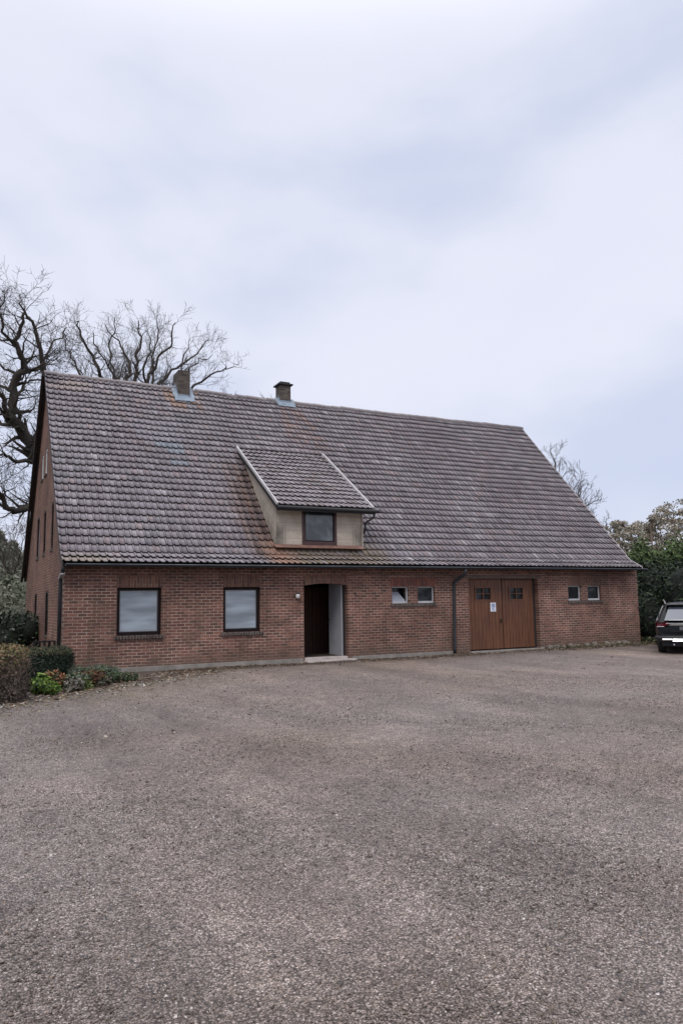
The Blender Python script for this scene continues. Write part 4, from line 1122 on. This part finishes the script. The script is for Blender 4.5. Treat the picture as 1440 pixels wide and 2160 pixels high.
# -- dark evergreen shrubs right of the house
def shrub(name, base, radii, n, size, cols, seed, label, cat, group=None, mat='leaf', lobes=9, core=(.012,.016,.010), aspect=.5, zlow=0.0):
    rr = random.Random(seed); r2 = np.random.default_rng(seed); e = empty(name, base, label, cat, group)
    rx, ry, h = radii; cb = MB(); P = []; Nn = []
    for k in range(lobes):
        a = rr.uniform(0, 6.28); q = rr.uniform(0,.75)
        c = np.array((math.cos(a)*rx*q, math.sin(a)*ry*q, h*rr.uniform(.35,.72)))
        if k == 0: c = np.array((0,0,h*.5))
        s_ = np.array((rx*rr.uniform(.38,.6), ry*rr.uniform(.38,.6), min(h*rr.uniform(.32,.5), c[2]*1.15))); s_[2] = min(s_[2], h*1.03 - c[2]) if h*1.03 > c[2] + .1 else .1
        m = n//lobes; q = r2.normal(0,1,(m,3)); q /= np.linalg.norm(q,axis=1,keepdims=True)
        nn = q.copy(); q = q*s_*(1 + r2.normal(0,.10,(m,1))) + c; q[:,2] = np.maximum(q[:,2], .03); P.append(q); Nn.append(nn)
        bm = bmesh.new(); bmesh.ops.create_icosphere(bm, subdivisions=3, radius=1)
        vs_ = [(v.co.x*s_[0]*.86+c[0], v.co.y*s_[1]*.86+c[1], max(.0, v.co.z*s_[2]*.86+c[2])) for v in bm.verts]
        cb.add(vs_, [[v.index for v in f.verts] for f in bm.faces]); bm.free()
    st = MB()
    for k in range(6): a = rr.uniform(0,6.28); st.tube([(math.cos(a)*.08*rx, math.sin(a)*.08*ry, -.02), (math.cos(a)*rx*.45, math.sin(a)*ry*.45, h*.55)], [.02+.01*h, .008], 5)
    st.build('stem', M['bark_oak'], e)
    leaf_cloud('foliage', np.concatenate(P), size, cols, M[mat], e, seed, aspect=aspect, nrm=np.concatenate(Nn))
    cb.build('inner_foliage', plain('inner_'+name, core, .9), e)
    return e
DKG = [(.014,.024,.013),(.020,.034,.016),(.010,.017,.010),(.030,.046,.020)]
MDG = [(.016,.028,.013),(.026,.042,.017),(.012,.020,.011),(.036,.054,.022)]
lau = [(1318,30.5,3.0,2.6),(1362,31,2.5,3.0),(1408,33,2.9,3.35),(1450,31,2.6,3.2),(1500,32,2.8,3.5),(1335,35,2.6,3.5)]
lw = ['nearest the house corner', 'second from the house corner', 'behind the left edge of the black car', 'directly behind the black car', 'beyond the right side of the black car', 'farther back, over the eave corner']
for i, (u, d, r_, h) in enumerate(lau):
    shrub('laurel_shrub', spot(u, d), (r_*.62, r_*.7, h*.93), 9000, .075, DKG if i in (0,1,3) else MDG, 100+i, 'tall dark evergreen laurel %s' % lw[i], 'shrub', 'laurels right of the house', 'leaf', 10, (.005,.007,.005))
r2 = np.random.default_rng(91); n = 5200; uu = r2.uniform(1296, 1475, n); dd = r2.uniform(31, 37, n); P = np.array([at(a, 1260, b_) for a, b_ in zip(uu, dd)])
P[:,2] = 2.70 + .25*np.sin(uu*.08) + np.clip((uu-1296)/120, 0, .5) + r2.normal(0, .30, n) + .05*(dd-31)
tag(leaf_cloud('ivy_growth', P, .075, [(.045,.075,.022),(.065,.10,.03),(.09,.125,.045),(.03,.05,.018)], M['leaf'], None, 12), 'fresh green ivy growing over the tops of the dark laurels', 'ivy', kind='stuff')
# low ivy at the house corner
r2 = np.random.default_rng(9); n = 3500; x = r2.uniform(18.9, 22.5, n); y = r2.uniform(-1.6, 4, n); keep = (y < -.05) | (x > 19.05); x, y = x[keep], y[keep]
P = np.stack([x, y, .13 + r2.random(len(x))*.22*(.4 + .6*np.clip((y+1.6)/1.2, 0, 1))], 1)
tag(leaf_cloud('ivy', P, .05, [(.03,.055,.022),(.05,.07,.03),(.11,.085,.045),(.085,.055,.03)], M['leaf'], None, 3), 'low ivy and dry leaves at the right corner of the house', 'ground cover', kind='stuff')
n = 900; x = r2.uniform(14.7, 19.2, n); y = -.05 - np.abs(r2.normal(0,.16,n)); P = np.stack([x, y, .13 + r2.random(n)*.10], 1)
tag(leaf_cloud('wall_weeds', P, .03, [(.07,.085,.03),(.12,.11,.05),(.11,.08,.045)], M['leaf'], None, 4), 'small weeds at the foot of the wall right of the garage', 'weeds', kind='stuff')

# -- garden on the left: clipped hedges, bed plants, shrubs behind
def clipped_hedge(name, cx, cy, lx, ly, h, rz, n, size, colf, seed, label, mat, core, twigs=0):
    e = empty(name, (cx, cy, GZ), label, 'hedge', None, rz); r2 = np.random.default_rng(seed)
    ar = [lx*h, lx*h, ly*h, ly*h, lx*ly]; P = []; Nn = []
    for f, a_ in enumerate(ar):
        m = int(n*a_/sum(ar)); u = r2.uniform(-.5,.5,m); v = r2.random(m)
        if f == 0: q = np.stack([u*lx, np.full(m,-ly/2), v*h],1); nn = (0,-1,0)
        if f == 1: q = np.stack([u*lx, np.full(m, ly/2), v*h],1); nn = (0,1,0)
        if f == 2: q = np.stack([np.full(m,-lx/2), u*ly, v*h],1); nn = (-1,0,0)
        if f == 3: q = np.stack([np.full(m, lx/2), u*ly, v*h],1); nn = (1,0,0)
        if f == 4: q = np.stack([u*lx, (v-.5)*ly, np.full(m,h)],1); nn = (0,0,1)
        q += np.array(nn)*(r2.normal(-.015,.035,m)[:,None] + .035*np.sin(q[:,0]*5+seed)[:,None]*np.cos(q[:,2]*6+q[:,1]*5)[:,None])
        # rounded shoulders
        over = np.clip((q[:,2]-h+.08)/.08, 0, 1)**2*.05; q[:,0] -= np.sign(q[:,0])*over*(np.abs(q[:,0]) > lx/2-.12); q[:,1] -= np.sign(q[:,1])*over*(np.abs(q[:,1]) > ly/2-.12)
        q[:,2] = np.maximum(q[:,2], .02)
        P.append(q); Nn.append(np.tile(nn,(m,1)))
    P = np.concatenate(P); Nn = np.concatenate(Nn).astype(float)
    o = leaf_cloud('foliage', P, size, [(1,1,1)], M[mat], e, seed, aspect=.55, nrm=Nn)
    cols = np.array([colf(p, r2) for p in P]); a4 = np.ones((len(P),4), np.float32); a4[:,:3] = cols
    o.data.color_attributes['Col'].data.foreach_set('color', np.repeat(a4, 4, axis=0).ravel())
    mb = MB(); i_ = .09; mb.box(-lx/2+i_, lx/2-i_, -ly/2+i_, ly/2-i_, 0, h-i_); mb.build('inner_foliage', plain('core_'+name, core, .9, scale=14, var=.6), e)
    if twigs:
        t = MB(); rr = random.Random(seed)
        for k in range(twigs):
            x = rr.uniform(-lx/2+.03, lx/2-.03); side = rr.random()
            y = -ly/2 + rr.uniform(-.01,.07)
            if side > .75: x = lx/2 - rr.uniform(-.01,.07); y = rr.uniform(-ly/2, ly/2)
            z = rr.uniform(0, h*.6); l_ = rr.uniform(.15,.45)
            t.tube([(x,y,z),(x+rr.gauss(0,.05),y+rr.gauss(0,.03),z+l_*.5),(x+rr.gauss(0,.10),y+rr.gauss(0,.04),min(h,z+l_))], [.006,.005,.003], 3, cap=False)
        t.build('twigs', M['bark_hedge'], e)
    return e
M['bark_hedge'] = plain('hedge_twigs', (.13,.10,.08), .9, var=.3)
def beech(p, r2):
    top = min(1, max(0, (p[2]-.42)/.3)); r_ = r2.random()
    a = (.17,.115,.06) if r_ < .5 else ((.12,.12,.045) if r_ < .85 else (.22,.13,.07))
    b_ = (.085,.062,.050) if r_ < .6 else (.055,.042,.036)
    k = r2.uniform(.65,1.25); return tuple(k*(a[i]*top + b_[i]*(1-top)) for i in range(3))
def yew(p, r2):
    k = r2.uniform(.6,1.4); top = p[2] > .60
    c = (.060,.070,.032) if top and r2.random() < .55 else (.014,.026,.015)
    if top and r2.random() < .2: c = (.10,.07,.04)
    return tuple(k*q for q in c)
hz_ = -math.atan2(.32, 1)*0
clipped_hedge('beech_hedge', -3.10, -3.95, 4.0, .95, .90, R(-14), 17000, .028, beech, 201, 'browned clipped beech hedge at the left edge, twigs bare below', 'leaf', (.045,.035,.028), 900)
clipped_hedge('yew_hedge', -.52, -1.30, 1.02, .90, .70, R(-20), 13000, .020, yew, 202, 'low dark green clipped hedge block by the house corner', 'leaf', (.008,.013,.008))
def low_plant(u, v, d, rx, h, n, size, cols, seed, label, name='garden_plant', mat='leaf', asp=.5, core=(.02,.025,.015)):
    p = at(u, v, d); shrub(name, (p.x, p.y, GZ), (rx, rx*.8, h), n, size, cols, seed, label, 'plant', 'low plants in the bed', mat, 5, core, asp)
LIME = [(.13,.20,.035),(.09,.15,.03),(.17,.24,.05),(.05,.09,.025)]
GRY = [(.085,.115,.065),(.12,.15,.095),(.06,.085,.05),(.15,.17,.12)]
RUST = [(.13,.06,.035),(.09,.045,.03),(.19,.10,.05),(.08,.09,.03)]
low_plant(88, 1452, 15.6, .30, .34, 1500, .045, LIME, 1, 'bright lime green leafy plant in the bed')
low_plant(112, 1468, 15.2, .24, .22, 900, .040, LIME, 2, 'second lime green plant, lower, at the bed edge')
low_plant(116, 1436, 15.9, .22, .36, 700, .035, [(.22,.095,.04),(.16,.07,.035),(.10,.11,.035)], 3, 'orange-brown leaved plant above the lime green ones')
low_plant(150, 1440, 16.0, .34, .30, 1500, .028, GRY, 4, 'grey-green fine-leaved shrub beside the dark hedge')
low_plant(152, 1460, 15.5, .22, .20, 420, .050, [(.16,.14,.12),(.10,.09,.075),(.24,.21,.17),(.05,.06,.03)], 5, 'withered greyish plant with big pale leaves')
low_plant(190, 1440, 16.2, .30, .32, 900, .045, RUST, 6, 'reddish-brown plant with broad leaves in the middle of the bed')
low_plant(180, 1452, 15.7, .16, .18, 350, .040, [(.20,.24,.09),(.14,.18,.06)], 7, 'small yellow-green plant between the reddish and the withered one')
low_plant(196, 1418, 17.3, .62, .34, 3200, .022, GRY, 8, 'spreading pale grey-green shrub against the plinth')
low_plant(228, 1432, 16.9, .38, .24, 1500, .028, [(.035,.06,.028),(.055,.085,.035),(.09,.115,.06)], 9, 'dark green cushion plant right of the reddish plant')
low_plant(262, 1436, 17.0, .26, .15, 800, .028, [(.05,.075,.03),(.08,.095,.045),(.11,.10,.06)], 10, 'low green cushion plant at the right end of the bed')
low_plant(215, 1448, 16.2, .22, .14, 500, .035, [(.06,.045,.035),(.09,.07,.05),(.04,.05,.025)], 11, 'small brown dying plant at the front of the bed')

# dark iron railing in front of the gable
rp = at(99, 1355, 20.3)
rail = empty('iron_railing', (rp.x, rp.y, GZ), 'short dark iron railing in front of the gable, behind the dark hedge', 'railing', None, R(12))
for zz in (.76, .16):
    b = MB(); b.box(-.34, .34, -.015, .015, zz-.018, zz+.018); b.build('rail', M['black'], rail)
for k in range(6):
    b = MB(); xx = -.30 + k*.12; b.box(xx-.028, xx+.028, -.012, .012, .0, .74 + .05*math.sin(k*.8)); b.build('slat', M['frame_dark'] if k % 2 else M['black'], rail)

MIST = [(.13,.14,.095),(.16,.165,.12),(.10,.115,.075),(.19,.18,.14)]
MC = (.075,.08,.055)
shrub('garden_shrub', spot(12, 24.5), (1.0,1.0,1.45), 4500, .06, DKG, 301, 'dark green shrub behind the brown hedge', 'shrub', 'shrubs in the left garden', 'leaf_gloss')
shrub('garden_shrub', spot(44, 34), (1.6,1.5,2.2), 5000, .08, MIST, 302, 'pale greyish green shrub left of the gable foot', 'shrub', 'shrubs in the left garden', core=MC)
shrub('garden_shrub', spot(-6, 40), (2.2,2.0,3.4), 6000, .10, MIST, 303, 'tall pale green shrub at the very left edge', 'shrub', 'shrubs in the left garden', core=MC)
def conifer(base, h, wid, seed, label, cols):
    r2 = np.random.default_rng(seed); rr = random.Random(seed); e = empty('conifer', base, label, 'tree', 'conifers beyond the left garden')
    mb = MB(); mb.tube([(0,0,-.2),(0,0,h*.97)], [.16,.02], 6); P = []
    for k in range(46):
        z = h*(.08 + .90*(k/45)**.9); R_ = wid/2*(1 - z/h)**.75 + .1
        for j in range(6):
            a = rr.uniform(0,6.28); l_ = R_*rr.uniform(.65,1.1); m = 26
            tt = r2.random((m,1))**.6; q = np.array((math.cos(a)*l_, math.sin(a)*l_, -.22*l_))*tt + r2.normal(0,.10,(m,3)); q[:,2] += z; P.append(q)
            if j < 3: mb.tube([(0,0,z),(math.cos(a)*l_*.8, math.sin(a)*l_*.8, z-.18*l_)], [.03,.01], 3, cap=False)
    mb.build('trunk', M['bark_far'], e); leaf_cloud('crown', np.concatenate(P), .15, cols, M['leaf'], e, seed, aspect=.4)
conifer(spot(22, 62), 6.6, 4.6, 311, 'greyish spruce beyond the left garden, nearer the gable', [(.19,.21,.155),(.23,.24,.18),(.15,.17,.12)])  # pale spruce crowns carry the distance haze in their colour
conifer(spot(-8, 58), 7.0, 5.0, 312, 'greyish spruce at the left edge of the picture', [(.20,.215,.16),(.24,.25,.19),(.15,.17,.125)])
conifer(spot(52, 70), 6.4, 4.8, 313, 'farthest spruce, half hidden by the gable', [(.21,.22,.17),(.25,.255,.20),(.17,.18,.14)])
r2 = np.random.default_rng(78); n = 9000
uu = r2.uniform(-80, 70, n); dd = r2.uniform(44, 75, n); P = np.array([at(a, 1260, b_) for a, b_ in zip(uu, dd)])
P[:,2] = .1 + (r2.random(n)**1.2)*(3.6 + .7*np.sin(uu*.11))
tag(leaf_cloud('garden_thicket', P, .17, [(.17,.16,.12),(.14,.145,.10),(.21,.19,.15),(.11,.125,.08)], M['leaf'], None, 6, aspect=.35), 'grey-green thicket closing the garden at the left edge', 'thicket', kind='stuff')
# a wood all round, far away, so that the horizon is closed
r2 = np.random.default_rng(79); n = 26000; a = r2.uniform(0, 2*np.pi, n); rad = r2.uniform(105, 150, n)
P = np.stack([CAM.x + np.sin(a)*rad, CAM.y + np.cos(a)*rad, .1 + r2.random(n)**1.1*(7.0 + 1.6*np.sin(a*17) + 1.2*np.sin(a*41))], 1)
tag(leaf_cloud('far_woodland', P, .75, [(.16,.155,.12),(.19,.18,.14),(.13,.135,.10),(.21,.19,.155)], M['leaf'], None, 7, aspect=.5), 'far hazy line of woodland on the horizon', 'woodland', kind='stuff')

# ================================================================== BLACK CAR
cpos = at(1455, 1378, 23.5)
ca_ = R(49)
car = empty('parked_car', (cpos.x, cpos.y, GZ+.02), 'black estate-type off-road car seen from behind, cut by the right edge', 'car', None, -ca_); car.scale = (.875,)*3
M['paint'] = NM('black_paint').done((.004,.005,.006), .3, spec=.2); M['paint'].node_tree.nodes['Principled BSDF'].inputs['Coat Weight'].default_value = .15
M['chrome'] = NM('chrome').done((.75,.76,.78), .16, metal=1.0)
M['tyre'] = plain('tyre_rubber', (.014,.014,.014), .85)
M['glass'] = NM('tinted_glass').done((.05,.06,.075), .05, spec=1.0); M['glass'].node_tree.nodes['Principled BSDF'].inputs['Coat Weight'].default_value = 1
M['red'] = NM('tail_lamp').done((.10,.006,.010), .2, spec=.3); M['plastic'] = plain('black_plastic', (.016,.016,.017), .6)
# sections: (y_low, y_belt, y_roof, z_bottom, w_low, w_mid, w_belt, z_belt, w_roof, z_roof)
sec = [(.10,.10,.62,.36,.78,.86,.84,.98,.58,1.58), (.02,.04,.66,.40,.86,.92,.88,1.00,.60,1.615), (.22,.24,.80,.30,.92,.955,.91,1.01,.63,1.64),
       (.9,.9,1.3,.26,.94,.97,.93,1.00,.66,1.66), (1.8,1.8,1.9,.24,.94,.97,.94,.98,.67,1.665), (2.7,2.7,2.5,.24,.94,.97,.94,.96,.64,1.62),
       (3.55,3.45,2.85,.25,.94,.96,.92,.96,.58,1.50), (4.1,4.0,3.3,.28,.90,.94,.86,.93,.62,1.20), (4.6,4.5,3.7,.34,.82,.86,.74,.86,.66,.97), (4.72,4.62,4.4,.40,.68,.70,.60,.76,.5,.80)]
V = []; m = 14
for (yl, yb, yr, z0_, wl, wm, wb, zb, wr, zr) in sec:
    half = [(0,yl,z0_),(wl*.8,yl,z0_),(wl,yl,z0_+.10),(wm,(yl+yb)/2,(z0_+zb)/2+.03),(wb,yb,zb),(wr+.04,yr-.02,zr-.10 if zr > 1.1 else zr),(wr*.85,yr,zr-.015),(0,yr,zr+.01)]
    V += half + [(-x_, y_, z_) for (x_, y_, z_) in half[-2:0:-1]]
F = []
ns = len(sec)
for i in range(ns-1):
    for j in range(m): F.append((i*m+j, i*m+(j+1)%m, (i+1)*m+(j+1)%m, (i+1)*m+j))
for o_ in (0, (ns-1)*m):
    for j in range(1, 7): 
        a, b_ = o_+j, o_+(j+1 if j+1 <= 7 else 7)
        ra, rb = o_+(m-j)%m, o_+(m-j-1)%m
        if j < 6: F.append((a, b_, rb, ra))
    F.append((o_+0, o_+1, o_+m-1)); F.append((o_+6, o_+7, o_+8))
mb = MB(); mb.add(V, F); body = mb.build('body', M['paint'], car, smooth=True)
sm = body.modifiers.new('sub', 'SUBSURF'); sm.levels = 1; sm.render_levels = 2
# rear window on the sloping tailgate
def quadplate(name, pts, m_, par, th=.012, bev=.0):
    mb = MB(); pts = [Vector(p) for p in pts]; n_ = (pts[1]-pts[0]).cross(pts[2]-pts[0]).normalized()
    k = len(pts); mb.add([p + n_*th/2 for p in pts] + [p - n_*th/2 for p in pts], [tuple(range(k)), tuple(range(2*k-1, k-1, -1))] + [(i, (i+1)%k, k+(i+1)%k, k+i) for i in range(k)])
    return mb.build(name, m_, par, bevel=bev)
quadplate('rear_window', [(-.70,.085,1.06),(.70,.085,1.06),(.52,.50,1.50),(-.52,.50,1.50)], M['glass'], car, .04, .01)
b = MB(); b.box(-.62, .62, .38, .66, 1.555, 1.60); b.build('roof_spoiler', M['paint'], car, bevel=.02)
for sx in (-1, 1):
    quadplate('side_window', [(sx*.925,.75,1.05),(sx*.93,3.2,1.02),(sx*.70,2.6,1.50),(sx*.69,1.15,1.54)], M['glass'], car, .03)
    b = MB(); b.tube([(sx*.62,.62,1.60),(sx*.64,.80,1.685),(sx*.66,1.3,1.72),(sx*.66,2.2,1.72),(sx*.64,2.6,1.655)], .020, 8); b.build('roof_rail', M['metal'], car, smooth=True)
    tl_ = MB(); tl_.add([(sx*.96,.32,1.02),(sx*.955,.10,1.00),(sx*.62,.00,1.02),(sx*.52,-.01,.965),(sx*.66,-.02,.90),(sx*.93,.05,.865),(sx*.975,.30,.93)], [(0,1,2,3,4,5,6)])
    o = tl_.build('tail_light', M['red'], car); s2_ = o.modifiers.new('t', 'SOLIDIFY'); s2_.thickness = .05
    b = MB(); b.box(min(sx*.72,sx*.93), max(sx*.72,sx*.93), -.03, .02, .865, .885); b.build('reflector', M['frame_white'], o)
    b = MB(); b.tube([(sx*.97,2.95,1.02),(sx*1.04,2.93,1.03)], .02, 6); b.box(min(sx*1.02,sx*1.16), max(sx*1.02,sx*1.16), 2.86, 2.98, .98, 1.12); b.build('wing_mirror', M['paint'], car, bevel=.02)
    for yy in (.98, 3.85):
        wb_ = MB(); c0 = (sx*.80, yy, .335); prof = [(.20,-.12),(.30,-.125),(.335,-.10),(.345,-.04),(.345,.04),(.335,.10),(.30,.125),(.20,.12)]
        wb_.lathe(prof, c0, 'x', 28); wh = wb_.build('wheel', M['tyre'], car, smooth=True)
        rb_ = MB(); rb_.lathe([(.205,.09*sx),(.19,.11*sx),(.06,.085*sx),(0,.10*sx)], c0, 'x', 28)
        for k in range(5):
            a = 2*math.pi*k/5; rb_.bar((sx*.90, yy, .335), (sx*.905, yy+math.cos(a)*.19, .335+math.sin(a)*.19), .035, .02)
        rb_.lathe([(0,-.10*sx),(.2,-.10*sx)], c0, 'x', 28); rb_.build('rim', M['metal'], wh)
b = MB(); b.box(-.66, .66, -.06, .02, .955, .985); b.build('tailgate_trim', M['metal'], car, bevel=.006)
b = MB(); b.box(-.52, .52, -.045, .0, .72, .735); b.tube([(-.92,.10,.86),(-.90,.0,.70),(-.80,-.035,.615),(-.6,-.045,.60),(.6,-.045,.60),(.80,-.035,.615),(.90,0,.70),(.92,.10,.86)], .008, 6); b.build('tailgate_crease', M['plastic'], car)
b = MB()
for k in range(9):
    t0 = -1 + 2*k/8; t1 = -1 + 2*(k+1)/8
b.tube([(-.95,.25,.50),(-.88,.02,.50),(-.6,-.05,.50),(0,-.06,.50),(.6,-.05,.50),(.88,.02,.50),(.95,.25,.50)], .085, 10); b.build('rear_bumper', M['plastic'], car, smooth=True)
b = MB(); b.box(-.80, .80, -.155, -.10, .43, .485); b.box(-.5, .5, -.158, -.12, .395, .425); bp = b.build('bumper_strip', M['chrome'], car, bevel=.012)
b = MB(); b.box(-.26, .26, -.065, -.03, .76, .87); b.build('number_plate', plain('plate', (.10,.10,.11), .5, var=.05), car)
for sx in (-1, 1):
    b = MB(); b.tube([(sx*.45,.1,.30),(sx*.45,-.10,.30)], .035, 12, cap=False); b.lathe([(0,-.05),(.03,-.05)], (sx*.45,0,.30), 'y', 12); b.build('exhaust', M['chrome'], car)
b = MB(); b.box(-.80, .80, .1, 4.3, .24, .42); b.build('underbody', M['black'], car)

sc.cycles.use_denoising = True
sc.cycles.max_bounces = 6
print('objects', len(sc.objects), 'faces', sum(len(o.data.polygons) for o in sc.objects if o.type == 'MESH'))

print('tree verts', [len(o.data.vertices) for o in sc.objects if o.type == 'MESH' and o.name.startswith('trunk')][:8])
